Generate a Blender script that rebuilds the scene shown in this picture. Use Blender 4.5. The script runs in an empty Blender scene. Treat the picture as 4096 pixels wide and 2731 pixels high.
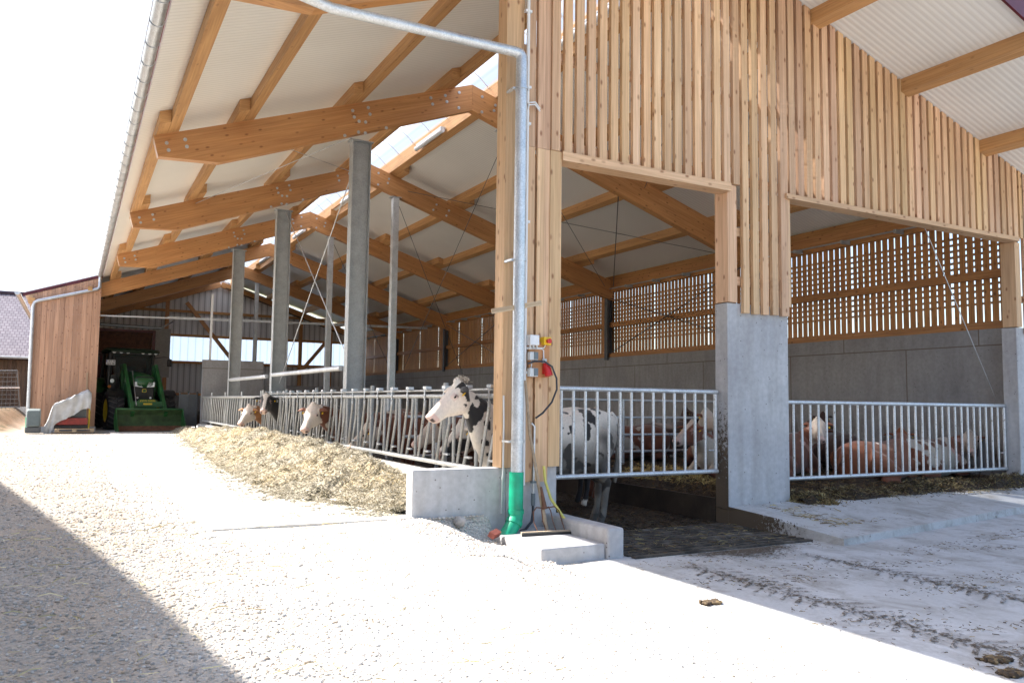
import bpy, bmesh, math, random
import numpy as np
from mathutils import Vector, Matrix, noise
R = math.radians
rnd = random.Random(7)
scene = bpy.context.scene

# ---------------------------------------------------------------- camera
cam_data = bpy.data.cameras.new('camera'); cam = bpy.data.objects.new('camera', cam_data)
scene.collection.objects.link(cam); scene.camera = cam
cam_data.sensor_width = 36; cam_data.lens = 28.284; cam_data.clip_start = 0.05; cam_data.clip_end = 2000
_r = Vector((0.8782457666, -0.4780380726, 0.0128052536)); _u = Vector((-0.047801068, -0.0611131923, 0.9969855744)); _f = Vector((0.4758144925, 0.8762104649, 0.0765231329))
_m = Matrix((_r, _u, -_f)).transposed().to_4x4(); _m.translation = Vector((0, 0, 1.25)); cam.matrix_world = _m

# ---------------------------------------------------------------- world and sun
SUN = Vector((-0.70, 0.55, 1.0)).normalized()
elev = math.asin(SUN.z); azim = math.atan2(SUN.x, SUN.y)
world = bpy.data.worlds.new('World'); scene.world = world; world.use_nodes = True
wn = world.node_tree; bg = wn.nodes['Background']
sky = wn.nodes.new('ShaderNodeTexSky'); sky.sky_type = 'NISHITA'; sky.sun_disc = False
sky.sun_elevation = elev; sky.sun_rotation = azim; sky.air_density = 1.0; sky.dust_density = 2.5; sky.ozone_density = 1.0
wn.links.new(sky.outputs[0], bg.inputs[0]); bg.inputs[1].default_value = 0.15
sun_data = bpy.data.lights.new('sun', 'SUN'); sun_data.energy = 5.0; sun_data.angle = R(0.5); sun_data.color = (1.0, 0.95, 0.88)
sun = bpy.data.objects.new('sun', sun_data); scene.collection.objects.link(sun)
sun.rotation_euler = SUN.to_track_quat('Z', 'Y').to_euler(); sun.location = (-20, 17, 31)
scene.view_settings.view_transform = 'Standard'; scene.view_settings.look = 'None'
scene.view_settings.exposure = 1.5; scene.view_settings.gamma = 1
scene.render.engine = 'CYCLES'
scene.cycles.max_bounces = 8; scene.cycles.diffuse_bounces = 5; scene.cycles.glossy_bounces = 3
scene.cycles.transmission_bounces = 4; scene.cycles.transparent_max_bounces = 8

# ---------------------------------------------------------------- materials
MATS = {}
def new_mat(name):
    m = bpy.data.materials.new(name); m.use_nodes = True
    return m, m.node_tree, m.node_tree.nodes, m.node_tree.links, m.node_tree.nodes['Principled BSDF']
def N(nt, t, **k):
    n = nt.nodes.new(t)
    for a, b in k.items():
        if a in n.inputs: n.inputs[a].default_value = b
        else: setattr(n, a, b)
    return n
def ramp(nt, src, stops):
    r = nt.nodes.new('ShaderNodeValToRGB'); e = r.color_ramp.elements
    while len(e) < len(stops): e.new(0.5)
    for el, (p, c) in zip(e, stops):
        el.position = p; el.color = (*c, 1) if len(c) == 3 else c
    nt.links.new(src, r.inputs[0]); return r.outputs[0]
def mix(nt, fac, a, b, mode='MIX'):
    m = nt.nodes.new('ShaderNodeMix'); m.data_type = 'RGBA'; m.blend_type = mode
    for i, v in ((0, fac), (6, a), (7, b)):
        if isinstance(v, (int, float)): m.inputs[i].default_value = v
        elif isinstance(v, tuple): m.inputs[i].default_value = (*v, 1)
        else: nt.links.new(v, m.inputs[i])
    return m.outputs[2]
def mapping(nt, src, scale, rot=(0, 0, 0)):
    m = nt.nodes.new('ShaderNodeMapping'); m.inputs['Scale'].default_value = scale; m.inputs['Rotation'].default_value = rot
    nt.links.new(src, m.inputs[0]); return m.outputs[0]
def noise_n(nt, vec, scale, detail=4, rough=0.55, dist=0):
    n = N(nt, 'ShaderNodeTexNoise', Scale=scale, Detail=detail, Roughness=rough, Distortion=dist)
    nt.links.new(vec, n.inputs['Vector']); return n.outputs[0]
def bump(nt, b, h, strength=0.3, dist=0.02):
    n = N(nt, 'ShaderNodeBump', Strength=strength, Distance=dist); nt.links.new(h, n.inputs['Height'])
    nt.links.new(n.outputs[0], b.inputs['Normal'])
def pos(nt):
    return nt.nodes.new('ShaderNodeNewGeometry').outputs['Position']
def objc(nt):
    return nt.nodes.new('ShaderNodeTexCoord').outputs['Object']

def flat(name, col, rough=0.5, metal=0, var=0.12, scale=8, bmp=0, coat=0):
    m, nt, nd, lk, b = new_mat(name); o = objc(nt)
    n = noise_n(nt, o, scale, 5)
    c = mix(nt, 1.0, col, ramp(nt, n, [(0.3, (1 - var,) * 3), (0.7, (1 + var,) * 3)]), 'MULTIPLY')
    lk.new(c, b.inputs['Base Color']); b.inputs['Roughness'].default_value = rough; b.inputs['Metallic'].default_value = metal
    if coat: b.inputs['Coat Weight'].default_value = coat
    if bmp: bump(nt, b, noise_n(nt, o, scale * 6, 4), bmp, 0.01)
    MATS[name] = m; return m

def wood(name, lo, hi, knot, knotamt=1.0, gloss=0.6):
    m, nt, nd, lk, b = new_mat(name)
    uv = nt.nodes.new('ShaderNodeUVMap').outputs[0]
    at = N(nt, 'ShaderNodeAttribute', attribute_name='tint')
    g1 = noise_n(nt, mapping(nt, uv, (1.1, 34, 1)), 1.0, 5, 0.5, 0.4)
    g2 = noise_n(nt, mapping(nt, uv, (0.5, 5, 1)), 1.0, 3, 0.5, 0.3)
    c = ramp(nt, g1, [(0.28, lo), (0.7, hi)])
    c = mix(nt, 0.6, c, ramp(nt, g2, [(0.3, (0.72, 0.68, 0.66)), (0.7, (1.12, 1.12, 1.1))]), 'MULTIPLY')
    v = N(nt, 'ShaderNodeTexVoronoi', Scale=1.0); v.feature = 'F1'; v.voronoi_dimensions = '2D'
    wob = nt.nodes.new('ShaderNodeVectorMath'); wob.operation = 'ADD'
    lk.new(mapping(nt, uv, (3.3, 6.5, 1)), wob.inputs[0]); v.inputs['Randomness'].default_value = 1.0
    lk.new(wob.outputs[0], v.inputs['Vector'])
    kd = ramp(nt, v.outputs['Distance'], [(0.05, (1, 1, 1)), (0.15, (0, 0, 0))])
    sel = ramp(nt, v.outputs['Color'], [(0.46, (0,) * 3), (0.75, (1,) * 3)]); kk = nt.nodes.new('ShaderNodeMath'); kk.operation = 'MULTIPLY'; lk.new(kd, kk.inputs[0]); lk.new(sel, kk.inputs[1])
    kf = nt.nodes.new('ShaderNodeMath'); kf.operation = 'MULTIPLY'; lk.new(kk.outputs[0], kf.inputs[0]); kf.inputs[1].default_value = 0.85 * knotamt
    c = mix(nt, kf.outputs[0], c, knot)
    c = mix(nt, 1.0, c, at.outputs['Color'], 'MULTIPLY')
    lk.new(c, b.inputs['Base Color']); b.inputs['Roughness'].default_value = gloss
    bump(nt, b, g1, 0.25, 0.004)
    MATS[name] = m; return m

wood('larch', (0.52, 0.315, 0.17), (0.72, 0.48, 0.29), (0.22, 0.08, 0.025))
wood('glulam', (0.45, 0.20, 0.07), (0.61, 0.32, 0.125), (0.16, 0.05, 0.015), 0.85, 0.45)
wood('purlin_wood', (0.46, 0.235, 0.09), (0.64, 0.37, 0.16), (0.18, 0.06, 0.02), 0.5)
wood('larch_inner_shade', (0.36, 0.155, 0.05), (0.54, 0.27, 0.095), (0.10, 0.035, 0.012))  # larch copy with the dim orange light inside the barn put into its colour
wood('shed_boards', (0.40, 0.22, 0.135), (0.56, 0.34, 0.225), (0.16, 0.06, 0.03))
wood('weathered', (0.30, 0.22, 0.14), (0.55, 0.44, 0.30), (0.12, 0.07, 0.04), 0.4, 0.8)
wood('dark_boards', (0.05, 0.03, 0.02), (0.11, 0.07, 0.045), (0.02, 0.01, 0.01), 0.5, 0.85)

def concrete(name, col, dirt=0.35, joints=False, specks=True):
    m, nt, nd, lk, b = new_mat(name); o = pos(nt)
    n1 = noise_n(nt, o, 0.9, 6, 0.6); n2 = noise_n(nt, o, 14, 5, 0.6); n3 = noise_n(nt, mapping(nt, o, (6, 6, 0.8)), 1.0, 4)
    c = mix(nt, 1.0, col, ramp(nt, n1, [(0.3, (0.82, 0.82, 0.84)), (0.7, (1.1, 1.1, 1.08))]), 'MULTIPLY')
    c = mix(nt, 1.0, c, ramp(nt, n2, [(0.3, (0.88,) * 3), (0.7, (1.08,) * 3)]), 'MULTIPLY')
    c = mix(nt, dirt, c, ramp(nt, n3, [(0.35, (0.6, 0.55, 0.5)), (0.6, (1, 1, 1))]), 'MULTIPLY')
    if specks:
        v = N(nt, 'ShaderNodeTexVoronoi', Scale=9.0); lk.new(o, v.inputs['Vector'])
        c = mix(nt, ramp(nt, v.outputs['Distance'], [(0.06, (0.8,) * 3), (0.1, (0,) * 3)]), c, (0.10, 0.08, 0.07))
    if joints:
        sx = nt.nodes.new('ShaderNodeSeparateXYZ'); lk.new(o, sx.inputs[0]); cx = nt.nodes.new('ShaderNodeCombineXYZ')
        lk.new(sx.outputs['Y'], cx.inputs['X']); lk.new(sx.outputs['Z'], cx.inputs['Y'])
        br = N(nt, 'ShaderNodeTexBrick', Scale=1.0); br.inputs['Brick Width'].default_value = 3.1; br.inputs['Row Height'].default_value = 2.47
        br.inputs['Mortar Size'].default_value = 0.012; br.inputs['Color1'].default_value = (0, 0, 0, 1); br.inputs['Color2'].default_value = (0, 0, 0, 1)
        br.inputs['Mortar'].default_value = (1, 1, 1, 1); br.offset = 0.5; lk.new(cx.outputs[0], br.inputs['Vector'])
        c = mix(nt, br.outputs['Color'], c, (0.15, 0.12, 0.10))
        ng = noise_n(nt, mapping(nt, o, (1, 3, 1.2)), 2.0, 5)
        low = nt.nodes.new('ShaderNodeMapRange'); low.inputs['From Min'].default_value = 1.3; low.inputs['From Max'].default_value = 0.2
        lk.new(sx.outputs['Z'], low.inputs['Value'])
        mm = nt.nodes.new('ShaderNodeMath'); mm.operation = 'MULTIPLY'; lk.new(low.outputs[0], mm.inputs[0]); lk.new(ramp(nt, ng, [(0.5, (0,) * 3), (0.62, (1,) * 3)]), mm.inputs[1])
        c = mix(nt, mm.outputs[0], c, (0.07, 0.045, 0.03))
    lk.new(c, b.inputs['Base Color']); b.inputs['Roughness'].default_value = 0.85
    bump(nt, b, n2, 0.25, 0.006); MATS[name] = m; return m
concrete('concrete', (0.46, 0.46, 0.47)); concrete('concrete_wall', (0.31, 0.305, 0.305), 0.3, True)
concrete('concrete_alley', (0.60, 0.58, 0.54), 0.15, False, False)

def galv(name, col=(0.62, 0.65, 0.68), rough=0.42, metal=0.75, dirt=0.0):
    m, nt, nd, lk, b = new_mat(name); o = pos(nt)
    v = N(nt, 'ShaderNodeTexVoronoi', Scale=70.0); lk.new(o, v.inputs['Vector'])
    n = noise_n(nt, o, 5, 4)
    c = mix(nt, 1.0, col, ramp(nt, v.outputs['Color'], [(0.1, (0.85,) * 3), (0.9, (1.1,) * 3)]), 'MULTIPLY')
    c = mix(nt, 1.0, c, ramp(nt, n, [(0.3, (0.8,) * 3), (0.7, (1.05,) * 3)]), 'MULTIPLY')
    if dirt:
        nn = noise_n(nt, o, 22, 5, 0.7)
        c = mix(nt, ramp(nt, nn, [(0.62 - dirt * 0.15, (0,) * 3), (0.70 - dirt * 0.12, (1,) * 3)]), c, (0.13, 0.09, 0.06))
    lk.new(c, b.inputs['Base Color']); b.inputs['Metallic'].default_value = metal
    lk.new(ramp(nt, n, [(0.3, (rough - .08,) * 3), (0.7, (rough + .12,) * 3)]), b.inputs['Roughness'])
    MATS[name] = m; return m
galv('galvanised'); galv('galvanised_tube', (0.62, 0.65, 0.68), 0.4, 0.6, 0.12); galv('steel_column', (0.40, 0.42, 0.425), 0.5, 0.3)
galv('steel_dark', (0.12, 0.13, 0.14), 0.5, 0.5); galv('headlock_tube', (0.50, 0.51, 0.50), 0.45, 0.4, 0.10)

# roof soffit: ribbed cream metal
m, nt, nd, lk, b = new_mat('roof_soffit'); o = pos(nt)
w = N(nt, 'ShaderNodeTexWave', Scale=3.2); w.wave_type = 'BANDS'; w.bands_direction = 'Y'; lk.new(o, w.inputs['Vector'])
n = noise_n(nt, o, 0.6, 3)
c = mix(nt, 1.0, (0.80, 0.785, 0.735), ramp(nt, w.outputs['Fac'], [(0.0, (0.92,) * 3), (0.35, (1.03,) * 3)]), 'MULTIPLY')
lk.new(mix(nt, 1.0, c, ramp(nt, n, [(0.3, (0.96,) * 3), (0.7, (1.03,) * 3)]), 'MULTIPLY'), b.inputs['Base Color'])
b.inputs['Roughness'].default_value = 0.45; bump(nt, b, w.outputs['Fac'], 0.35, 0.012); MATS['roof_soffit'] = m

# white/grey trapezoid sheet on the back gable
m, nt, nd, lk, b = new_mat('sheet_metal'); o = pos(nt)
w = N(nt, 'ShaderNodeTexWave', Scale=1.0); w.wave_type = 'BANDS'; w.bands_direction = 'X'; lk.new(o, w.inputs['Vector'])
lk.new(mix(nt, 1.0, (0.68, 0.68, 0.69), ramp(nt, w.outputs['Fac'], [(0.03, (0.55,) * 3), (0.16, (1,) * 3), (0.85, (1.0,) * 3), (0.95, (1.15,) * 3)]), 'MULTIPLY'), b.inputs['Base Color'])
b.inputs['Roughness'].default_value = 0.5; MATS['sheet_metal'] = m

def translucent(name, col, tr=0.25):
    m, nt, nd, lk, b = new_mat(name)
    t = N(nt, 'ShaderNodeBsdfTranslucent'); t.inputs[0].default_value = (*col, 1)
    p = N(nt, 'ShaderNodeBsdfTransparent'); p.inputs[0].default_value = (*col, 1)
    w = N(nt, 'ShaderNodeTexWave', Scale=0.8); w.wave_type = 'BANDS'; w.bands_direction = 'X'; lk.new(pos(nt), w.inputs['Vector'])
    lk.new(mix(nt, 1.0, col, ramp(nt, w.outputs['Fac'], [(0.0, (0.8,) * 3), (0.1, (1,) * 3)]), 'MULTIPLY'), t.inputs[0])
    s = nt.nodes.new('ShaderNodeMixShader'); s.inputs[0].default_value = tr
    lk.new(t.outputs[0], s.inputs[1]); lk.new(p.outputs[0], s.inputs[2]); lk.new(s.outputs[0], nd['Material Output'].inputs[0])
    MATS[name] = m
translucent('light_panel', (0.50, 0.56, 0.64), 0.15); translucent('ridge_light', (0.60, 0.62, 0.65), 0.38)

# gravel
def gravel_like(name, c1, c2, scale, bm, dirt=None):
    m, nt, nd, lk, b = new_mat(name); o = pos(nt)
    v = N(nt, 'ShaderNodeTexVoronoi', Scale=scale); lk.new(o, v.inputs['Vector'])
    n = noise_n(nt, o, 0.7, 6, 0.65); n2 = noise_n(nt, o, 25, 5)
    c = mix(nt, v.outputs['Color'], c1, c2)
    c = mix(nt, 1.0, c, ramp(nt, n2, [(0.3, (0.72,) * 3), (0.7, (1.1,) * 3)]), 'MULTIPLY')
    if dirt: c = mix(nt, ramp(nt, n, [(0.42, (0,) * 3), (0.62, (0.8,) * 3)]), c, dirt)
    lk.new(c, b.inputs['Base Color']); b.inputs['Roughness'].default_value = 0.95
    hh = nt.nodes.new('ShaderNodeMath'); hh.operation = 'SUBTRACT'; hh.inputs[0].default_value = 1; lk.new(v.outputs['Distance'], hh.inputs[1])
    bump(nt, b, hh.outputs[0], bm, 0.03); MATS[name] = m
gravel_like('gravel', (0.44, 0.41, 0.37), (0.60, 0.57, 0.53), 38, 0.6, (0.40, 0.35, 0.29))
gravel_like('soil', (0.36, 0.26, 0.15), (0.50, 0.38, 0.22), 9, 0.8, (0.30, 0.33, 0.12))
gravel_like('bedding', (0.022, 0.014, 0.008), (0.06, 0.036, 0.016), 16, 1.0, (0.03, 0.02, 0.012))
gravel_like('hay_base', (0.26, 0.23, 0.17), (0.42, 0.385, 0.31), 22, 1.0, (0.36, 0.28, 0.15))

# concrete yard with dung film, streaks along the driving direction
m, nt, nd, lk, b = new_mat('concrete_yard'); o = pos(nt)
n1 = noise_n(nt, o, 0.8, 6, 0.6); n2 = noise_n(nt, mapping(nt, o, (1.3, 0.8, 1)), 2.0, 8, 0.74, 0.5); n3 = noise_n(nt, o, 30, 4)
n4 = noise_n(nt, o, 7, 8, 0.8)
c = mix(nt, 1.0, (0.50, 0.50, 0.50), ramp(nt, n1, [(0.3, (0.85, 0.84, 0.82)), (0.7, (1.08,) * 3)]), 'MULTIPLY')
c = mix(nt, 1.0, c, ramp(nt, n3, [(0.3, (0.92,) * 3), (0.7, (1.05,) * 3)]), 'MULTIPLY')
c = mix(nt, ramp(nt, n2, [(0.46, (0,) * 3), (0.68, (0.72,) * 3)]), c, (0.21, 0.18, 0.145))
c = mix(nt, ramp(nt, n4, [(0.60, (0,) * 3), (0.66, (0.85,) * 3)]), c, (0.09, 0.065, 0.045))
lk.new(c, b.inputs['Base Color']); b.inputs['Roughness'].default_value = 0.8; bump(nt, b, n3, 0.2, 0.005); MATS['concrete_yard'] = m

# dirty slatted walkway floor
m, nt, nd, lk, b = new_mat('walkway_floor'); o = pos(nt)
n1 = noise_n(nt, o, 3, 6, 0.7); n2 = noise_n(nt, o, 25, 4)
c = ramp(nt, n1, [(0.35, (0.016, 0.011, 0.008)), (0.6, (0.035, 0.025, 0.018)), (0.75, (0.06, 0.045, 0.034))])
lk.new(c, b.inputs['Base Color']); b.inputs['Roughness'].default_value = 0.65; bump(nt, b, n2, 0.5, 0.01); MATS['walkway_floor'] = m

m, nt, nd, lk, b = new_mat('slat_concrete'); o = pos(nt); n1 = noise_n(nt, o, 4, 7, 0.75)
lk.new(ramp(nt, n1, [(0.42, (0.02, 0.015, 0.011)), (0.58, (0.09, 0.075, 0.06)), (0.72, (0.2, 0.18, 0.16))]), b.inputs['Base Color']); b.inputs['Roughness'].default_value = 0.75; MATS['slat_concrete'] = m
def attr_mat(name, attr, rough=0.8, scale=60, var=0.12, sheen=0):
    m, nt, nd, lk, b = new_mat(name)
    a = N(nt, 'ShaderNodeAttribute', attribute_name=attr); n = noise_n(nt, mapping(nt, objc(nt), (1, 1, 0.5)), scale, 4)
    lk.new(mix(nt, 1.0, a.outputs['Color'], ramp(nt, n, [(0.3, (1 - var,) * 3), (0.7, (1 + var,) * 3)]), 'MULTIPLY'), b.inputs['Base Color'])
    b.inputs['Roughness'].default_value = rough; bump(nt, b, n, 0.2, 0.004)
    if sheen: b.inputs['Sheen Weight'].default_value = sheen
    MATS[name] = m
attr_mat('coat', 'tint', 0.75, 45, 0.10, 0.2); attr_mat('stones', 'tint', 0.9, 40, 0.15); attr_mat('straw', 'tint', 0.7, 30, 0.1)
flat('dark_red', (0.10, 0.012, 0.018), 0.4); flat('red_paint', (0.22, 0.02, 0.014), 0.5, var=0.3); flat('red_plastic', (0.55, 0.02, 0.02), 0.35, var=0.03)
flat('green_paint', (0.011, 0.085, 0.02), 0.38, var=0.3, scale=3, coat=0.25); flat('green_worn', (0.035, 0.075, 0.025), 0.6, var=0.45, scale=4)
flat('rust', (0.13, 0.055, 0.03), 0.7, var=0.4); flat('yellow_paint', (0.55, 0.40, 0.02), 0.4); flat('yellow_plastic', (0.80, 0.50, 0.02), 0.4, var=0.02)
flat('black_plastic', (0.012, 0.012, 0.013), 0.4, var=0.1); flat('rubber', (0.018, 0.018, 0.02), 0.75, var=0.3, scale=14)
flat('rubber_lug', (0.075, 0.07, 0.065), 0.85, var=0.3, scale=14)
flat('pipe_green', (0.0, 0.30, 0.165), 0.5, var=0.3, scale=5); flat('conduit_white', (0.72, 0.73, 0.74), 0.45, var=0.03); flat('box_grey', (0.58, 0.60, 0.60), 0.45, var=0.02)
flat('box_dark', (0.12, 0.15, 0.17), 0.4, var=0.02); flat('hose_yellow', (0.62, 0.56, 0.14), 0.5, var=0.08); flat('hose_black', (0.02, 0.025, 0.035), 0.4)
flat('tarp', (0.42, 0.43, 0.43), 0.5, var=0.15, scale=6, bmp=0.3); flat('weight_grey', (0.13, 0.16, 0.155), 0.6, var=0.1)
flat('handle_wood', (0.34, 0.26, 0.18), 0.75, var=0.25, scale=20); flat('brick', (0.13, 0.03, 0.022), 0.85, var=0.3); flat('rock', (0.42, 0.40, 0.38), 0.9, bmp=0.6)
flat('plaster', (0.72, 0.69, 0.62), 0.9); flat('roof_metal', (0.32, 0.10, 0.09), 0.5); flat('chrome', (0.7, 0.7, 0.72), 0.15, 1.0, 0.02)
flat('lamp_glass', (0.75, 0.76, 0.78), 0.12, 0.3, 0.02); flat('lamp_amber', (0.75, 0.25, 0.02), 0.3, var=0.02); flat('plate_white', (0.7, 0.7, 0.7), 0.5, var=0.02)
flat('eye_dark', (0.01, 0.007, 0.006), 0.08, var=0.02); flat('dung', (0.06, 0.045, 0.028), 0.85, var=0.4, scale=30, bmp=0.6); flat('plate_blue', (0.05, 0.06, 0.4), 0.5); flat('roof_green', (0.005, 0.022, 0.008), 0.5); flat('panel_brown', (0.46, 0.21, 0.08), 0.5)
flat('grass_green', (0.10, 0.16, 0.04), 0.9, var=0.4, scale=2); flat('cab_inside', (0.02, 0.02, 0.02), 0.8); flat('foliage', (0.05, 0.09, 0.03), 0.8, var=0.4, scale=3)
flat('curtain', (0.40, 0.39, 0.36), 0.7)
m, nt, nd, lk, b = new_mat('cab_glass'); b.inputs['Base Color'].default_value = (0.03, 0.045, 0.04, 1); b.inputs['Roughness'].default_value = 0.08; b.inputs['Alpha'].default_value = 0.8; MATS['cab_glass'] = m
# roof tiles of the neighbour
m, nt, nd, lk, b = new_mat('roof_tiles'); uv = nt.nodes.new('ShaderNodeUVMap').outputs[0]
br = N(nt, 'ShaderNodeTexBrick', Scale=1.0); br.inputs['Brick Width'].default_value = 0.22; br.inputs['Row Height'].default_value = 0.30
br.inputs['Mortar Size'].default_value = 0.03; br.inputs['Mortar Smooth'].default_value = 1.0; br.inputs['Color1'].default_value = (0.19, 0.165, 0.175, 1); br.inputs['Color2'].default_value = (0.14, 0.12, 0.13, 1); br.inputs['Mortar'].default_value = (0.04, 0.02, 0.03, 1)
lk.new(uv, br.inputs['Vector']); lk.new(br.outputs['Color'], b.inputs['Base Color']); b.inputs['Roughness'].default_value = 0.35
MATS['roof_tiles'] = m

# ---------------------------------------------------------------- mesh helpers
WORLD_LOC = {}
def wloc(o):
    return WORLD_LOC.get(o.name, Vector((0, 0, 0))) if o else Vector((0, 0, 0))
def tag(o, label=None, cat=None, group=None, kind=None):
    if label: o['label'] = label
    if cat: o['category'] = cat
    if group: o['group'] = group
    if kind: o['kind'] = kind
    return o
def thing(name, loc, label, cat, group=None, rz=0):
    o = bpy.data.objects.new(name, None); scene.collection.objects.link(o); o.location = loc; o.rotation_euler = (0, 0, rz)
    o.empty_display_size = 0.2; WORLD_LOC[o.name] = Vector(loc); return tag(o, label, cat, group)

class MB:
    def __init__(s): s.v = []; s.f = []; s.uv = []; s.t = []; s.n = 0; s.sm = []
    def add(s, vs, fs, uvs=None, tint=(1, 1, 1), smooth=False):
        o = len(s.v); s.v += [tuple(x) for x in vs]
        for i, f in enumerate(fs):
            s.f.append(tuple(o + k for k in f)); s.t.append(tint); s.sm.append(smooth)
            s.uv.append(uvs[i] if uvs else [(0, 0)] * len(f))
        return s
    def obox(s, c, ax, ay, az, tint=None, wv=0.1):
        # box centred at c, half-extent vectors ax (length, wood grain), ay, az
        c = Vector(c); ax = Vector(ax); ay = Vector(ay); az = Vector(az)
        if ax.cross(ay).dot(az) < 0: az = -az
        P = [c + ax * i + ay * j + az * k for i in (-1, 1) for j in (-1, 1) for k in (-1, 1)]
        F = [(0, 1, 3, 2), (4, 6, 7, 5), (0, 4, 5, 1), (2, 3, 7, 6), (0, 2, 6, 4), (1, 5, 7, 3)]
        L, W, H = ax.length, ay.length, az.length; ru, rv = rnd.uniform(0, 60), rnd.uniform(0, 60)
        loc = [(i * L, j * W, k * H) for i in (-1, 1) for j in (-1, 1) for k in (-1, 1)]
        uvs = []
        for n, f in enumerate(F):
            if n < 2: uvs.append([(loc[k][1] + ru, loc[k][2] + rv) for k in f])
            elif n < 4: uvs.append([(loc[k][0] + ru, loc[k][2] + rv + 3) for k in f])
            else: uvs.append([(loc[k][0] + ru, loc[k][1] + rv + 7) for k in f])
        if tint is None: q = 1 + rnd.uniform(-wv, wv); tint = (q, q * (1 + rnd.uniform(-.03, .03)), q * (1 + rnd.uniform(-.06, .06)))
        return s.add(P, F, uvs, tint)
    def box(s, a, b, axis=None, tint=None, wv=0.1):
        a = Vector(a); b = Vector(b); c = (a + b) / 2; d = (b - a) / 2; E = [Vector((d.x, 0, 0)), Vector((0, d.y, 0)), Vector((0, 0, d.z))]
        if axis is None: axis = max(range(3), key=lambda i: abs(d[i]))
        o = [i for i in range(3) if i != axis]
        return s.obox(c, E[axis], E[o[0]], E[o[1]], tint, wv)
    def beam(s, p0, p1, w, h, up=(0, 0, 1), tint=None, wv=0.1):
        p0 = Vector(p0); p1 = Vector(p1); d = (p1 - p0); up = Vector(up); sd = d.cross(up).normalized(); u2 = sd.cross(d).normalized()
        return s.obox((p0 + p1) / 2, d / 2, sd * w / 2, u2 * h / 2, tint, wv)
    def tube(s, pts, r, n=10, closed=False, tint=(1, 1, 1)):
        pts = [Vector(p) for p in pts]; rs = r if isinstance(r, (list, tuple)) else [r] * len(pts)
        prev = None; rings = []
        for i, p in enumerate(pts):
            d = (pts[min(i + 1, len(pts) - 1)] - pts[max(i - 1, 0)])
            if d.length < 1e-9: d = Vector((0, 0, 1))
            d.normalize()
            if prev is None: a = d.cross(Vector((0, 0, 1)) if abs(d.z) < 0.9 else Vector((1, 0, 0))).normalized()
            else: a = (prev - d * prev.dot(d)).normalized()
            prev = a; b2 = d.cross(a); rings.append([p + (a * math.cos(t) + b2 * math.sin(t)) * rs[i] for t in [2 * math.pi * k / n for k in range(n)]])
        vs = [x for rr in rings for x in rr]; fs = []
        for i in range(len(pts) - 1):
            for k in range(n): fs.append((i * n + k, i * n + (k + 1) % n, (i + 1) * n + (k + 1) % n, (i + 1) * n + k))
        s.add(vs, fs, None, tint, True)
        s.add(vs[:n], [tuple(reversed(range(n)))], None, tint); s.add(vs[-n:], [tuple(range(n))], None, tint)
        return s
    def prism(s, poly, axis, a, b, tint=(1, 1, 1), uvdir=None):
        # polygon in the plane perpendicular to axis, extruded a..b; poly coords in the two other axes
        o = [i for i in range(3) if i != axis]; n = len(poly); vs = []
        for t in (a, b):
            for p in poly:
                q = [0, 0, 0]; q[axis] = t; q[o[0]] = p[0]; q[o[1]] = p[1]; vs.append(q)
        area = sum(poly[i][0] * poly[(i + 1) % n][1] - poly[(i + 1) % n][0] * poly[i][1] for i in range(n))
        flip = (area > 0) ^ (axis == 1) 
        ud = Vector(uvdir) if uvdir else Vector((1, 0)); ud.normalize(); vd = Vector((-ud.y, ud.x)); ru, rv = rnd.uniform(0, 60), rnd.uniform(0, 60)
        U = lambda p: (Vector(p).dot(ud) + ru, Vector(p).dot(vd) + rv)
        f1 = tuple(range(n)); f2 = tuple(range(n, 2 * n)); fs = []; uv = []
        fs.append(tuple(reversed(f1)) if flip else f1); fs.append(f2 if flip else tuple(reversed(f2)))
        for f in fs: uv.append([U(poly[k % n]) for k in f])
        for i in range(n):
            j = (i + 1) % n; f = (i, j, n + j, n + i); f = f if flip else tuple(reversed(f)); fs.append(f)
            uv.append([(U(poly[k % n])[0], U(poly[k % n])[1] + (0.0 if k < n else abs(b - a))) for k in f])
        return s.add(vs, fs, uv, tint)
    def disc(s, c, nrm, r, th=0.01, n=14, tint=(1, 1, 1)):
        c = Vector(c); nrm = Vector(nrm).normalized(); return s.tube([c, c + nrm * th], r, n, tint=tint)
    def build(s, name, mat, parent=None, local=False, origin=None, bevel=0):
        me = bpy.data.meshes.new(name); org = Vector(origin) if origin is not None else (Vector((0, 0, 0)) if local else wloc(parent))
        me.from_pydata([(x[0] - org.x, x[1] - org.y, x[2] - org.z) for x in s.v], [], s.f)
        uvl = me.uv_layers.new(name='UVMap'); flat_uv = [c for f in s.uv for p in f for c in p]
        uvl.data.foreach_set('uv', flat_uv)
        at = me.attributes.new('tint', 'FLOAT_COLOR', 'CORNER'); cols = []
        for f, t in zip(s.f, s.t): cols += [t[0], t[1], t[2], 1.0] * len(f)
        at.data.foreach_set('color', cols); me.polygons.foreach_set('use_smooth', s.sm)
        me.materials.append(MATS[mat] if isinstance(mat, str) else mat); me.update()
        o = bpy.data.objects.new(name, me); scene.collection.objects.link(o)
        if parent: o.parent = parent; WORLD_LOC[o.name] = wloc(parent)
        elif origin is not None: o.location = org; WORLD_LOC[o.name] = org
        if bevel:
            bv = o.modifiers.new('bevel', 'BEVEL'); bv.width = bevel; bv.segments = 2; bv.limit_method = 'ANGLE'
        return o
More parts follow.
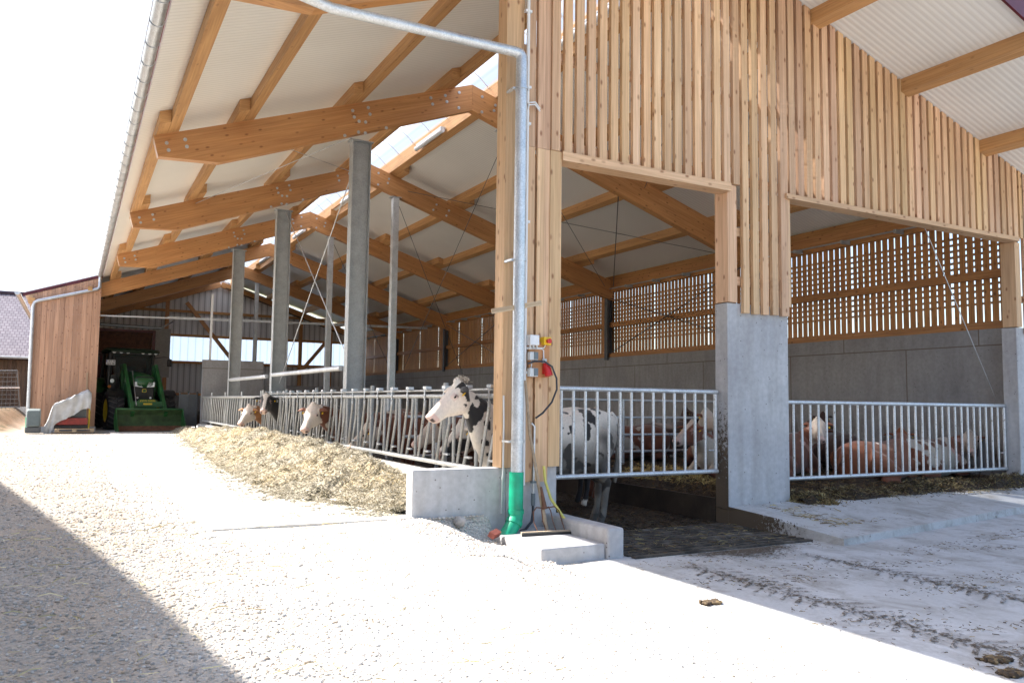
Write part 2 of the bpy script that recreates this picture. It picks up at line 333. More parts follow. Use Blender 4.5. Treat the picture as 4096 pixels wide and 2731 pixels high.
def grid_obj(name, xs, ys, zf, mat, **k):
    X, Y = np.meshgrid(xs, ys); nx, ny = len(xs), len(ys)
    vs = [(float(x), float(y), float(zf(x, y))) for x, y in zip(X.ravel(), Y.ravel())]
    fs = [(j * nx + i, j * nx + i + 1, (j + 1) * nx + i + 1, (j + 1) * nx + i) for j in range(ny - 1) for i in range(nx - 1)]
    m = MB(); m.add(vs, fs, None, (1, 1, 1), True); return m.build(name, mat, **k)
def copy_tree(o, parent=None):
    c = o.copy(); scene.collection.objects.link(c)
    if parent: c.parent = parent
    for ch in list(o.children): copy_tree(ch, c)
    return c
def smooth(t): t = max(0.0, min(1.0, t)); return t * t * (3 - 2 * t)
def arr_mesh(name, V, F, cols, mat, parent=None):
    # V (n,3) F (m,k) cols (m,3)
    me = bpy.data.meshes.new(name); k = F.shape[1]
    me.vertices.add(len(V)); me.vertices.foreach_set('co', V.astype(np.float32).ravel())
    me.loops.add(F.size); me.loops.foreach_set('vertex_index', F.astype(np.int32).ravel())
    me.polygons.add(len(F)); me.polygons.foreach_set('loop_start', np.arange(0, F.size, k, dtype=np.int32))
    at = me.attributes.new('tint', 'FLOAT_COLOR', 'CORNER')
    cc = np.concatenate([np.repeat(cols, k, axis=0), np.ones((F.size, 1))], axis=1).astype(np.float32); at.data.foreach_set('color', cc.ravel())
    me.update(calc_edges=True); me.validate(); me.materials.append(MATS[mat])
    o = bpy.data.objects.new(name, me); scene.collection.objects.link(o)
    if parent: o.parent = parent
    return o
rs = np.random.RandomState(5)
def straws(name, P, length, width, mat, cols, tilt=0.5, parent=None, nrm=None):
    n = len(P); th = rs.uniform(0, 2 * np.pi, n); el = rs.normal(0, tilt, n)
    D = np.stack([np.cos(th) * np.cos(el), np.sin(th) * np.cos(el), np.sin(el)], 1); L = length * rs.uniform(0.4, 1.3, (n, 1))
    S = np.cross(D, rs.normal(0, 1, (n, 3))); S /= np.linalg.norm(S, axis=1, keepdims=True); W = width * rs.uniform(0.6, 1.4, (n, 1)) / 2
    bend = np.stack([np.zeros(n), np.zeros(n), rs.uniform(-0.15, 0.1, n)], 1) * L
    a = P - D * L / 2; m_ = P - bend; b = P + D * L / 2
    V = np.stack([a - S * W, a + S * W, m_ + S * W, m_ - S * W, b + S * W, b - S * W], 1).reshape(-1, 3)
    i = np.arange(n)[:, None] * 6; F = np.concatenate([i + np.array([0, 1, 2, 3]), i + np.array([3, 2, 4, 5])], 0)
    c = np.array(cols)[rs.randint(0, len(cols), n)] * rs.uniform(0.75, 1.2, (n, 1)); C = np.concatenate([c, c], 0)
    return arr_mesh(name, V, F, C, mat, parent)
_t = (1 + 5 ** .5) / 2
ICO_V = np.array([(-1, _t, 0), (1, _t, 0), (-1, -_t, 0), (1, -_t, 0), (0, -1, _t), (0, 1, _t), (0, -1, -_t), (0, 1, -_t), (_t, 0, -1), (_t, 0, 1), (-_t, 0, -1), (-_t, 0, 1)]) / 1.902
ICO_F = np.array([(0, 11, 5), (0, 5, 1), (0, 1, 7), (0, 7, 10), (0, 10, 11), (1, 5, 9), (5, 11, 4), (11, 10, 2), (10, 7, 6), (7, 1, 8), (3, 9, 4), (3, 4, 2), (3, 2, 6), (3, 6, 8), (3, 8, 9), (4, 9, 5), (2, 4, 11), (6, 2, 10), (8, 6, 7), (9, 8, 1)])
def stones(name, P, sz, cols, mat='stones', fac=None):
    n = len(P); V = np.repeat(ICO_V[None], n, 0) * rs.uniform(0.65, 1.25, (n, 12, 1)) * np.stack([rs.uniform(0.8, 1.5, n), rs.uniform(0.6, 1.0, n), rs.uniform(0.4, 0.8, n)], 1)[:, None, :]
    th = rs.uniform(0, 6.28, n); c, s_ = np.cos(th)[:, None], np.sin(th)[:, None]; x = V[:, :, 0] * c - V[:, :, 1] * s_; y = V[:, :, 0] * s_ + V[:, :, 1] * c; V[:, :, 0] = x; V[:, :, 1] = y
    V = V * sz[:, None, None] + P[:, None, :]; F = (np.arange(n)[:, None, None] * 12 + ICO_F[None]).reshape(-1, 3)
    cc = np.array(cols)[rs.randint(0, len(cols), n)] * rs.uniform(0.75, 1.15, (n, 1)) * (1 if fac is None else fac[:, None]); C = np.repeat(cc, 20, 0)
    return arr_mesh(name, V.reshape(-1, 3), F, C, mat)

# ================================================================= terrain and floors
def zg(x, y):
    left = -0.36 + 0.345 * smooth((y - 2.2) / 5.8)
    t = smooth((x - 3.1) / 1.15)
    z = left * (1 - t) + (-0.365) * t
    if 3.2 < x < 4.3 and 6.4 < y < 8.4: z = max(z, -0.02 - 0.26 * smooth((x - 3.35) / 0.75) - 0.08 * smooth((8.0 - y) / 1.4))
    if x > 4.3 and y < 8.42: return -0.373 + (min(0.22, 0.028 * (x - 8)) if x > 8 else 0)
    if y > 8.3 and -1.8 < x < 4.5: z = -0.03
    if x > 4.55 and y > 8.42: z = -0.45
    if x < -1.6 and y > 30: z += 0.75 * smooth((y - 33) / 7) * smooth((-1.6 - x) / 1.2)
    z += 0.018 * noise.noise(Vector((x * 1.3, y * 1.3, 0))) * (1 if y < 8.3 else 0.3)
    return z
xs = sorted(set([round(v, 3) for v in list(np.arange(-4, 16, 0.14)) + [-400, -200, -100, -50, -30, -20, -14, -10, -8, -7, -6, -5.4, -5, -4.5, 17, 19, 22, 28, 40, 70, 120, 200, 400]]))
ys = sorted(set([round(v, 3) for v in list(np.arange(-1, 9, 0.14)) + list(np.arange(9.1, 60, 0.6)) + [-400, -200, -100, -50, -25, -15, -10, -7, -5, -3.5, -2.5, -1.6, 65, 75, 90, 120, 200, 400]]))
gm, nt, nd, lk, b = new_mat('ground_mix'); MATS['ground_mix'] = gm
o_ = pos(nt); sx = nt.nodes.new('ShaderNodeSeparateXYZ'); lk.new(o_, sx.inputs[0])
v = N(nt, 'ShaderNodeTexVoronoi', Scale=36.0); lk.new(o_, v.inputs['Vector']); n1 = noise_n(nt, o_, 0.8, 6, 0.65); n2 = noise_n(nt, o_, 28, 5)
c = mix(nt, v.outputs['Color'], (0.60, 0.56, 0.50), (0.72, 0.69, 0.64)); c = mix(nt, 1.0, c, ramp(nt, n2, [(0.3, (0.72,) * 3), (0.7, (1.1,) * 3)]), 'MULTIPLY')
c = mix(nt, ramp(nt, n1, [(0.40, (0,) * 3), (0.58, (0.85,) * 3)]), c, (0.62, 0.55, 0.46))
far = nt.nodes.new('ShaderNodeMapRange'); far.inputs['From Min'].default_value = 55; far.inputs['From Max'].default_value = 62; far2 = nt.nodes.new('ShaderNodeMapRange'); far2.inputs['From Min'].default_value = 17; far2.inputs['From Max'].default_value = 18; lk.new(sx.outputs['X'], far2.inputs['Value']); lk.new(sx.outputs['Y'], far.inputs['Value'])
lf = nt.nodes.new('ShaderNodeMapRange'); lf.inputs['From Min'].default_value = -1.7; lf.inputs['From Max'].default_value = -2.2; lk.new(sx.outputs['X'], lf.inputs['Value'])
lf2 = nt.nodes.new('ShaderNodeMapRange'); lf2.inputs['From Min'].default_value = 33.0; lf2.inputs['From Max'].default_value = 34.5; lk.new(sx.outputs['Y'], lf2.inputs['Value'])
ml = nt.nodes.new('ShaderNodeMath'); ml.operation = 'MULTIPLY'; lk.new(lf.outputs[0], ml.inputs[0]); lk.new(lf2.outputs[0], ml.inputs[1])
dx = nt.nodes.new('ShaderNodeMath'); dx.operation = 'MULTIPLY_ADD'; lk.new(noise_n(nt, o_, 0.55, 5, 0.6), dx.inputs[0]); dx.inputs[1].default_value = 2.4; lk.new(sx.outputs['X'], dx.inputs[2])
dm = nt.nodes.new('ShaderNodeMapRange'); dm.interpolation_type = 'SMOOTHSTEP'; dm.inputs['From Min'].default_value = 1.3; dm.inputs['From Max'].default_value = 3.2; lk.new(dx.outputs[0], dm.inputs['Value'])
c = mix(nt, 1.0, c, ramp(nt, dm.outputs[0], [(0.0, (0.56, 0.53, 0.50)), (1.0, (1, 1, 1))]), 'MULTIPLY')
c = mix(nt, ml.outputs[0], c, ramp(nt, noise_n(nt, o_, 2.2, 6, 0.7), [(0.35, (0.05, 0.055, 0.02)), (0.5, (0.15, 0.10, 0.055)), (0.7, (0.20, 0.15, 0.09))]))
c = mix(nt, far.outputs[0], c, (0.09, 0.13, 0.04)); c = mix(nt, far2.outputs[0], c, (0.11, 0.14, 0.06)); lk.new(c, b.inputs['Base Color']); b.inputs['Roughness'].default_value = 0.95
hh = nt.nodes.new('ShaderNodeMath'); hh.operation = 'SUBTRACT'; hh.inputs[0].default_value = 1; lk.new(v.outputs['Distance'], hh.inputs[1]); bump(nt, b, hh.outputs[0], 0.7, 0.03)
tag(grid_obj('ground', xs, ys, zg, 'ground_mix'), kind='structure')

def yard_edge(y): return 4.36 + 0.10 * noise.noise(Vector((0, y * 1.1, 3))) + 0.05 * noise.noise(Vector((0, y * 6, 3)))
def yard():
    m = MB(); ysr = list(np.arange(-6, 8.43, 0.1)) + [8.43]; cols = list(np.linspace(0, 1, 60)); vs = []
    for y in ysr:
        x0 = yard_edge(y)
        for t in cols:
            x = x0 + (26 - x0) * t ** 1.8; vs.append((x, y, (-0.365 + (min(0.22, 0.028 * (x - 8)) if x > 8 else 0)) - 0.022 * smooth((x0 + 0.45 - x) / 0.45)))
    n = len(cols); fs = [(j * n + i, j * n + i + 1, (j + 1) * n + i + 1, (j + 1) * n + i) for j in range(len(ysr) - 1) for i in range(n - 1)]
    m.add(vs, fs, None, (1, 1, 1), True); return m.build('concrete_yard', 'concrete_yard')
tag(yard(), kind='structure')
m = MB(); m.prism([(1.24, -0.2), (4.28, -0.2), (4.28, 0.0), (1.24, 0.0)], 1, 8.565, 48.0); m.prism([(1.24, -0.2), (3.315, -0.2), (3.315, 0.0), (1.24, 0.0)], 1, 8.30, 8.565); tag(m.build('feed_alley_paving', 'concrete_alley'), kind='structure')
m = MB(); m.prism([(-1.5, -0.2), (1.235, -0.2), (1.235, 0.0), (-1.5, 0.0)], 1, 34.5, 48.0); tag(m.build('shed_floor', 'concrete_alley'), kind='structure')
m = MB(); m.box((4.62, 8.45, -0.6), (7.94, 48, -0.36)); tag(m.build('walkway_floor', 'walkway_floor'), kind='structure')
# sloped slab in front of the right opening
m = MB(); P = [(7.957, 8.62, -0.10), (7.957, 8.37, -0.13), (8.02, 6.55, -0.285), (11.9, 6.85, -0.165), (15.3, 7.1, -0.10), (19, 7.35, -0.06), (19, 8.62, -0.02)]
B = [(x, y, -0.6) for x, y, z in P]; n = len(P)
m.add(P + B, [(0, 1, 2, 3), (0, 3, 4), (0, 4, 5, 6)] + [(i, n + i, n + (i + 1) % n, (i + 1) % n) for i in range(n)]); tag(m.build('concrete_slab', 'concrete_yard'), kind='structure')
# slatted floor in front of the walkway
slat = thing('slatted_floor', (6.5, 7.8, -0.36), 'dung-dark slatted concrete grating in front of the walkway gate', 'floor grating')
m = MB(); m.box((5.28, 6.9, -0.62), (7.92, 8.449, -0.50)); m.build('pit', 'walkway_floor', slat)
m = MB(); yy = 6.92
while yy < 8.42: m.beam((5.27, yy + .04, -0.405), (7.93, yy + .04 + .0, -0.405), 0.075, 0.125, (0, 0, 1), (1, 1, 1)); yy += 0.13
m.build('slats', 'slat_concrete', slat)
# bedding
def zbed(x, y):
    z = -0.02 + 0.09 * noise.noise(Vector((x * 0.9, y * 0.9, 1))) + 0.05 * noise.noise(Vector((x * 4, y * 4, 2))) + 0.02 * noise.noise(Vector((x * 13, y * 13, 2)))
    z += 0.10 * smooth((y - 9) / 3) * (1 if x > 8.3 else 0.6)
    if y < 8.75: z = min(z, -0.10 + 0.055 * (1 + noise.noise(Vector((x * 5, 0, 9))))) if y < 8.45 else z - 0.02
    if x < 8.15: z -= 0.1 * (8.15 - x) / 0.2
    return z
bx = list(np.arange(7.94, 15.4, 0.07)) ; by = list(np.arange(8.28, 15, 0.07)) + list(np.arange(15.2, 48, 0.6))
def zbed2(x, y):
    z = zbed(x, y); e = 8.28 + 0.10 * (1 + noise.noise(Vector((x * 2.1, 4, 0)))) - 0.12 * smooth((x - 13) / 2)
    if y < e + 0.3: z = -0.16 + (z + 0.16) * smooth((y - e) / 0.3)
    return z
tag(grid_obj('straw_bedding', bx, by, zbed2, 'bedding'), label='dark trampled straw and dung bedding on the pen floor', cat='bedding', kind='stuff')
m = MB(); m.box((7.94, 8.63, -0.6), (7.99, 48, -0.03)); tag(m.build('bedding_kerb', 'walkway_floor', origin=(7.96, 28, -0.4)), 'dung-covered concrete kerb between walkway and straw pen', 'kerb')

# ================================================================= the barn
barn = thing('cattle_barn', (7.07, 28, 0), 'open timber cattle barn with slatted larch gable and galvanised columns', 'barn')
LS, RS = 0.354, 0.315; AP = (7.07, 7.92)
def zl(x): return 7.92 - LS * (7.07 - x)
def zr(x): return 7.92 - RS * (x - 7.07)
Y0, YS = 8.5, 6.6
TY = [8.5, 15.0, 21.6, 28.2, 34.8, 41.4]
def bolt_disc(tr, x, y, z, r=0.032):
    m = MB(); m.disc((x, y, z), (0, -1, 0), r, 0.012, 12); m.disc((x, y - 0.012, z), (0, -1, 0), r * 0.5, 0.012, 6); return m.build('bolt_washer', 'galvanised', tr)
BL = [(4.506, 6.873), (4.817, 6.992), (4.541, 6.751), (4.856, 6.867), (4.64, 6.686), (4.77, 6.693), (4.635, 6.469), (4.771, 6.475), (4.365, 6.353), (5.198, 6.655), (6.133, 7.448), (6.174, 7.324), (6.453, 7.56), (6.491, 7.437), (6.766, 7.686), (6.762, 7.358), (7.302, 7.7), (7.298, 7.37), (7.618, 7.578), (7.586, 7.456), (1.217, 5.677), (1.513, 5.787), (1.253, 5.556), (1.546, 5.667)]
for k, y in enumerate(TY):
    m = MB(); hw = 0.09
    xl = 1.0 if k < 4 else -1.35
    if k < 4: left = [(xl, zl(xl)), (7.068, 7.92), (7.068, 7.37), (2.10, 5.47), (1.09, 5.42)]
    else: left = [(xl, zl(xl)), (7.068, 7.92), (7.068, 7.37), (xl, zl(xl) - 0.56)]
    q = 1.0 + rnd.uniform(-.05, .05)
    m.prism(left, 1, y - hw, y + hw, (q, q, q), (1, LS))
    m.prism([(7.072, 7.92), (15.5, zr(15.5)), (15.5, 4.62), (7.072, 7.37)], 1, y - hw, y + hw, (q * .97,) * 3, (1, -RS))
    tr = m.build('roof_truss', 'glulam', barn)
    if k in (1, 2, 3):
        for x, z in BL: bolt_disc(tr, x, y - hw, z)
    if k in (1, 2):
        for x, z in ((9.1, 7.03), (9.0, 6.86), (9.5, 6.9), (9.42, 6.74)): bolt_disc(tr, x, y - hw, z)
# purlins, lapped over every truss
def purlins(xbase, side, z_of):
    for k in range(-1, 6):
        ya = 6.19 if k < 0 else (8.5 if k == 0 else TY[k] - 0.75); yb = TY[k + 1] + 0.75 if k < 5 else 47.9
        if xbase < 0.9 and k < 4: continue
        if k == 4 and xbase < 0.9: ya = 34.85
        off = 0 if k % 2 else 0.185
        x0 = xbase + off; x1 = x0 + 0.18
        m = MB(); zb0, zb1 = z_of(x0), z_of(x1); h = 0.215
        q = 1 + rnd.uniform(-.1, .08)
        P = [(x0, ya, zb0), (x1, ya, zb1), (x1, yb, zb1), (x0, yb, zb0)]; T = [(a, b2, c2 + h) for a, b2, c2 in P]
        F = [(3, 2, 1, 0), (4, 5, 6, 7), (0, 1, 5, 4), (1, 2, 6, 5), (2, 3, 7, 6), (3, 0, 4, 7)]
        ru, rv = rnd.uniform(0, 60), rnd.uniform(0, 60); V = P + T
        uv = [[(V[i][1] + ru, V[i][0] + rv) for i in F[0]], [(V[i][1] + ru, V[i][0] + rv) for i in F[1]], [(V[i][0] + ru, V[i][2] + rv) for i in F[2]], [(V[i][1] + ru, V[i][2] + rv) for i in F[3]], [(V[i][0] + ru, V[i][2] + rv) for i in F[4]], [(V[i][1] + ru, V[i][2] + rv) for i in F[5]]]
        m.add(V, F, uv, (q, q, q)); m.build('purlin', 'purlin_wood', barn)
for xb in (2.30, 4.32, 6.30): purlins(xb, 'L', zl)
for xb in (7.62, 9.65, 11.75, 13.87): purlins(xb, 'R', zr)
purlins(1.04, 'L', zl)
# roof shells
ZU = 0.218
def roof_slab(name, xa, xb, z_of, y0, y1, th=0.10):
    m = MB(); za, zb = z_of(xa) + ZU, z_of(xb) + ZU; m.prism([(xa, za), (xb, zb), (xb, zb + th), (xa, za + th)], 1, y0, y1)
    return m.build(name, 'roof_soffit', barn)
roof_slab('roof_panel', 0.80, 6.62, zl, 6.17, 48.4); roof_slab('roof_panel', 7.66, 16.4, zr, 6.17, 48.4); roof_slab('roof_panel', -1.75, 0.795, zl, 34.42, 48.4)
for (xa, xb, z_of) in ((0.80, 6.62, zl), (7.66, 16.4, zr)):
    m = MB(); za, zb = z_of(xa) + ZU, z_of(xb) + ZU; m.prism([(xa, za - 0.10), (xb, zb - 0.10), (xb, zb + 0.19), (xa, za + 0.19)], 1, 6.13, 6.166)
    m.build('verge_flashing', 'dark_red', barn)
m = MB(); m.prism([(-1.8, zl(-1.8) + ZU - 0.06), (0.795, zl(0.795) + ZU - 0.06), (0.795, zl(0.795) + ZU + 0.06), (-1.8, zl(-1.8) + ZU + 0.06)], 1, 34.36, 34.41)
m.build('verge_flashing', 'dark_red', barn)
m = MB()
for (xa, xb, z_of) in ((-1.78, 6.6, zl), (7.68, 16.42, zr)):
    y_a = 6.15; za, zb = z_of(max(xa, 0.78)) + ZU + 0.105, z_of(xb) + ZU + 0.105; xe = max(xa, 0.69); za = z_of(xe) + ZU + 0.105; m.prism([(xe, za), (xb, zb), (xb, zb + 0.03), (xe, za + 0.03)], 1, y_a, 48.42)
m.build('roof_covering', 'roof_metal', barn)
# ridge light: translucent arch with thin bars, wooden kerbs
m = MB(); n = 12; A = [(6.60 + 1.08 * t / n, zl(6.6) + ZU + 0.12 + 0.34 * math.sin(math.pi * t / n) + (zr(7.68) - zl(6.6)) * t / n) for t in range(n + 1)]
vs = [(x, y, z) for y in (6.2, 48.3) for x, z in A]; m.add(vs, [(i, i + 1, n + 2 + i, n + 1 + i) for i in range(n)], None, (1, 1, 1), True); m.build('ridge_light', 'ridge_light', barn)
yy = 6.5
while yy < 48: m = MB(); m.tube([(x, yy, z - 0.012) for x, z in A], 0.012, 5); m.build('ridge_bar', 'conduit_white', barn); yy += 1.1
m = MB(); m.box((6.57, 6.2, zl(6.6) + ZU - 0.02), (6.63, 48.3, zl(6.6) + ZU + 0.2)); m.box((7.645, 6.2, zr(7.66) + ZU - 0.02), (7.70, 48.3, zr(7.66) + ZU + 0.2)); m.build('ridge_kerb', 'purlin_wood', barn)
# eave: gutter, brackets
m = MB(); n = 10; gx, gz, gr = 0.69, 5.92, 0.085
pr = [(gx + gr * math.cos(math.pi + math.pi * t / n), gz + gr * math.sin(math.pi + math.pi * t / n)) for t in range(n + 1)]
pr2 = [(gx + (gr - .006) * math.cos(math.pi + math.pi * t / n), gz + (gr - .006) * math.sin(math.pi + math.pi * t / n)) for t in range(n + 1)][::-1]
poly = pr + pr2; vs = [(x, y, z) for y in (6.1, 34.4) for x, z in poly]; N2 = len(poly)
m.add(vs, [(i, N2 + i, N2 + (i + 1) % N2, (i + 1) % N2) for i in range(N2)], None, (1, 1, 1), True)
m.tube([(gx - gr, 6.1, gz), (gx - gr, 34.4, gz)], 0.011, 8)
gut = m.build('gutter', 'galvanised', barn)
yy = 6.5
while yy < 34.3:
    mm = MB(); mm.tube([(gx + (gr + .004) * math.cos(math.pi + math.pi * t / 12), yy, gz + (gr + .004) * math.sin(math.pi + math.pi * t / 12)) for t in range(13)], 0.006, 5); mm.build('gutter_bracket', 'galvanised', gut); yy += 0.68
m = MB(); m.prism([(-1.95 + 0.09 * math.cos(math.pi + math.pi * t / 8), 5.02 + 0.09 * math.sin(math.pi + math.pi * t / 8)) for t in range(9)], 1, 33.9, 48.2); m.build('shed_gutter', 'galvanised', barn)
# columns of the feed line: H sections
def hcol(x0, x1, y, z0, z1, mat='steel_column', fl=0.22, name='steel_column'):
    m = MB(); m.box((x0, y - fl / 2, z0), (x0 + 0.018, y + fl / 2, z1)); m.box((x1 - 0.018, y - fl / 2, z0), (x1, y + fl / 2, z1)); m.box((x0 + 0.018, y - 0.008, z0), (x1 - 0.018, y + 0.008, z1))
    m.box((x0 - 0.05, y - fl / 2 - 0.0, z1), (x1 + 0.05, y + fl / 2, z1 + 0.02)); return m.build(name, mat, barn)
for y in TY[1:4]: hcol(4.53, 4.90, y, 0.0, 6.30)
for y in TY[1:6]:
    m = MB(); m.box((7.77, y - 0.09, -0.36), (7.95, y + 0.09, 7.08)); m.box((7.70, y - 0.11, 7.08), (8.02, y + 0.11, 7.10)); c = m.build('steel_column', 'galvanised', barn, bevel=0.008)
for y in TY[1:6]: hcol(15.22, 15.42, y, 2.70, zr(15.3) - 0.60, 'steel_dark', 0.16)
m = MB(); m.box((4.62, 33.45, 2.6), (4.70, 33.53, 5.4)); m.box((4.56, 33.43, 2.45), (4.76, 33.448, 2.75)); m.build('steel_post', 'conduit_white', barn)
# right long wall: concrete, rails, slats, horizontal louvres outside
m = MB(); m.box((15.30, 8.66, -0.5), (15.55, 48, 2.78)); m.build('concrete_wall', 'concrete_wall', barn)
m = MB()
for z0, z1, xo in ((2.782, 2.93, 0), (3.77, 3.93, 0.02), (4.93, 5.28, 0), (5.285, 5.45, 0.03)): m.box((15.34 + xo, 8.66, z0), (15.50, 48, z1))
for y in TY[1:6]: m.box((15.345, y + 0.12, 2.94), (15.49, y + 0.34, 4.92)) if y < 47 else None
m.build('wall_rails', 'larch_inner_shade', barn)
m = MB(); yy = 8.70; k = 0
while yy < 47.9:
    w_ = 0.121 if k % 15 != 7 else 0.09
    m.box((15.51, yy, 2.80), (15.528, yy + w_, 5.46)); yy += 0.1585; k += 1
m.build('slat_cladding', 'larch_inner_shade', barn)
m = MB(); z = 3.30
while z < 4.75: m.box((15.62, 8.7, z), (15.66, 48, z + 0.045)); z += 0.125
m.build('outer_louvres', 'weathered', barn)
m = MB(); m.box((15.30, 8.7, 5.02), (15.33, 47.9, 5.05)); yy = 9.5
while yy < 47: m.box((15.05, yy, 4.93), (15.33, yy + 0.05, 5.01)); yy += 1.35
m.build('eaves_track', 'steel_column', barn)
# front gable: posts, rails, slats, door frames
zcut = lambda x: (zl(x) if x < 7.07 else zr(x)) + ZU
m = MB()
m.box((4.39, 8.31, 0.505), (4.58, 8.53, 7.0)); m.box((4.585, 8.36, 0.505), (4.66, 8.53, 7.05))
m.build('corner_post', 'larch', barn)
m = MB()
for z0, z1 in ((4.40, 4.52), (5.53, 5.65), (6.62, 6.74), (7.45, 7.57)):
    for xa, xb in ((4.67, 9.02), (9.02, 16.0)):
        xa2, xb2 = xa, xb
        while xb2 > xa2 and zcut(xb2) < z1: xb2 -= 0.05
        while xa2 < xb2 and zcut(xa2) < z1: xa2 += 0.05
        if xb2 - xa2 > 0.3: m.box((xa2, 8.37, z0), (xb2, 8.43, z1))
m.box((7.99, 8.37, 2.95), (9.14, 8.43, 3.07)); m.box((7.99, 8.37, 3.65), (9.14, 8.43, 3.77)); m.box((14.95, 8.37, 3.2), (16.1, 8.43, 3.32))
m.build('gable_rails', 'larch', barn)
m = MB()
def vslat(x0, x1, z0, y=8.33, th=0.056, wv=0.18):
    zt = min(zcut(x0), zcut(x1)) - 0.01
    if zt < z0: return
    a = [(x0, y - th / 2, z0), (x1, y - th / 2, z0), (x1, y - th / 2, zcut(x1) - .01 if True else zt), (x0, y - th / 2, zcut(x0) - .01)]
    b2 = [(x, y + th / 2, z) for x, _, z in a]; q = 1 + rnd.uniform(-wv, wv); t = (q, q * (1 + rnd.uniform(-.04, .03)), q * (1 + rnd.uniform(-.1, .08)))
    ru, rv = rnd.uniform(0, 60), rnd.uniform(0, 60); V = a + b2; F = [(0, 1, 2, 3), (7, 6, 5, 4), (0, 3, 7, 4), (1, 5, 6, 2), (0, 4, 5, 1), (3, 2, 6, 7)]
    uv = [[(V[i][2] + ru, V[i][0] + rv) for i in f] if n < 2 else [(V[i][2] + ru, V[i][1] + rv + 2) for i in f] for n, f in enumerate(F)]
    m.add(V, F, uv, t)
vslat(4.70, 4.795, 4.36); vslat(4.83, 4.93, 4.36); vslat(4.932, 5.01, 4.36); vslat(5.015, 5.137, 4.36, 8.305)
for a, c in ((4.70, 4.795), (4.83, 4.93), (4.932, 5.008)): m.box((a, 8.30, 0.33), (c, 8.34, 4.355), 2, None, 0.13)
m.box((5.01, 8.29, 0.505), (5.17, 8.33, 4.355), 2)
x = 5.216; k = 0
while x < 8.10:
    vslat(x, x + 0.114, 4.37); x += 0.1760; k += 1
for x in (8.20, 8.39, 8.575, 8.765, 8.95): vslat(x, x + 0.115 + (0.03 if x > 8.9 else 0), 2.56 + rnd.uniform(-.01, .01))
x = 9.14
while x < 15.05: vslat(x, x + 0.120, 4.37); x += 0.1840
for x in (15.12, 15.305, 15.49, 15.675, 15.86): vslat(x, x + 0.104, 2.62)
m.build('gable_cladding', 'larch', barn)
m = MB()
m.box((5.172, 8.262, 4.245), (7.95, 8.50, 4.362), 0); m.box((7.95, 8.345, 2.70), (8.12, 8.60, 4.36), 2); m.box((9.045, 8.32, 2.70), (9.155, 8.60, 4.29), 2)
m.box((9.03, 8.262, 4.292), (14.93, 8.50, 4.365), 0); m.box((14.90, 8.345, 2.745), (15.06, 8.60, 4.29), 2); m.box((4.665, 8.36, 0.505), (5.165, 8.50, 4.24), 2)
m.build('opening_frame', 'larch', barn)
# concrete at the gable foot
m = MB(); m.box((4.492, 8.37, -0.6), (5.182, 8.62, 0.50)); m.build('post_footing', 'concrete', barn, bevel=0.01)
m = MB(); m.box((7.955, 8.37, -0.5), (9.135, 8.62, 2.69)); m.build('concrete_pillar', 'concrete', barn, bevel=0.012)
m = MB(); m.box((14.91, 8.37, -0.5), (16.4, 8.64, 2.735)); m.build('concrete_pillar', 'concrete', barn, bevel=0.012)
m = MB(); m.box((3.32, 8.37, -0.5), (4.49, 8.56, 0.502)); tag(m.build('stub_wall', 'concrete', origin=(3.9, 8.46, 0), bevel=0.015), 'low smooth concrete stub wall running left from the corner post footing', 'wall')
m = MB(); m.box((4.30, 8.56, -0.6), (4.60, 33.4, 0.30)); m.build('feed_kerb', 'concrete_alley', barn, bevel=0.02)
# step block and kerb in front
m = MB(); m.box((4.21, 7.08, -0.6), (4.995, 8.368, -0.205)); tag(m.build('concrete_step', 'concrete', origin=(4.6, 7.7, -0.36), bevel=0.02), 'low concrete platform carrying the manure fork in front of the corner post', 'step')
m = MB(); m.box((5.0, 7.05, -0.6), (5.22, 8.366, -0.05)); tag(m.build('concrete_kerb', 'concrete', origin=(5.11, 7.7, -0.36), bevel=0.03), 'raised concrete kerb with rounded top beside the slatted floor', 'kerb')
# shed front wall (boards) and rest of left extension
m = MB(); x = -1.46
while x < 0.74:
    w_ = min(0.16 if int(x * 10) % 2 else 0.12, 0.78 - x); th = 0.02 if int((x + 2) * 20) % 2 else 0.04
    zt0, zt1 = zl(x) + ZU - 0.03, zl(x + w_) + ZU - 0.03
    a = [(x, 34.40 - th, 0.18), (x + w_, 34.40 - th, 0.18), (x + w_, 34.40 - th, zt1), (x, 34.40 - th, zt0)]; b2 = [(p, 34.46, q) for p, _, q in a]
    V = a + b2; F = [(0, 1, 2, 3), (7, 6, 5, 4), (0, 3, 7, 4), (1, 5, 6, 2), (0, 4, 5, 1), (3, 2, 6, 7)]; ru, rv = rnd.uniform(0, 60), rnd.uniform(0, 60)
    q = 1 + rnd.uniform(-.14, .14); m.add(V, F, [[(V[i][2] + ru, V[i][0] + V[i][1] + rv) for i in f] for f in F], (q, q, q)); x += w_ + 0.004
m.build('board_wall', 'shed_boards', barn)
m = MB(); m.box((-1.46, 34.47, 0.0), (-1.42, 48.0, 4.9)); m.build('board_wall', 'shed_boards', barn)
m = MB(); m.box((-1.50, 34.37, -0.2), (0.80, 34.55, 0.175)); m.build('plinth', 'concrete', barn)
m = MB(); m.box((0.30, 34.2, 5.30), (0.45, 34.36, 5.46)); m.box((-1.62, 34.3, 4.70), (-1.40, 34.46, 4.90)); m.build('purlin_end', 'purlin_wood', barn)
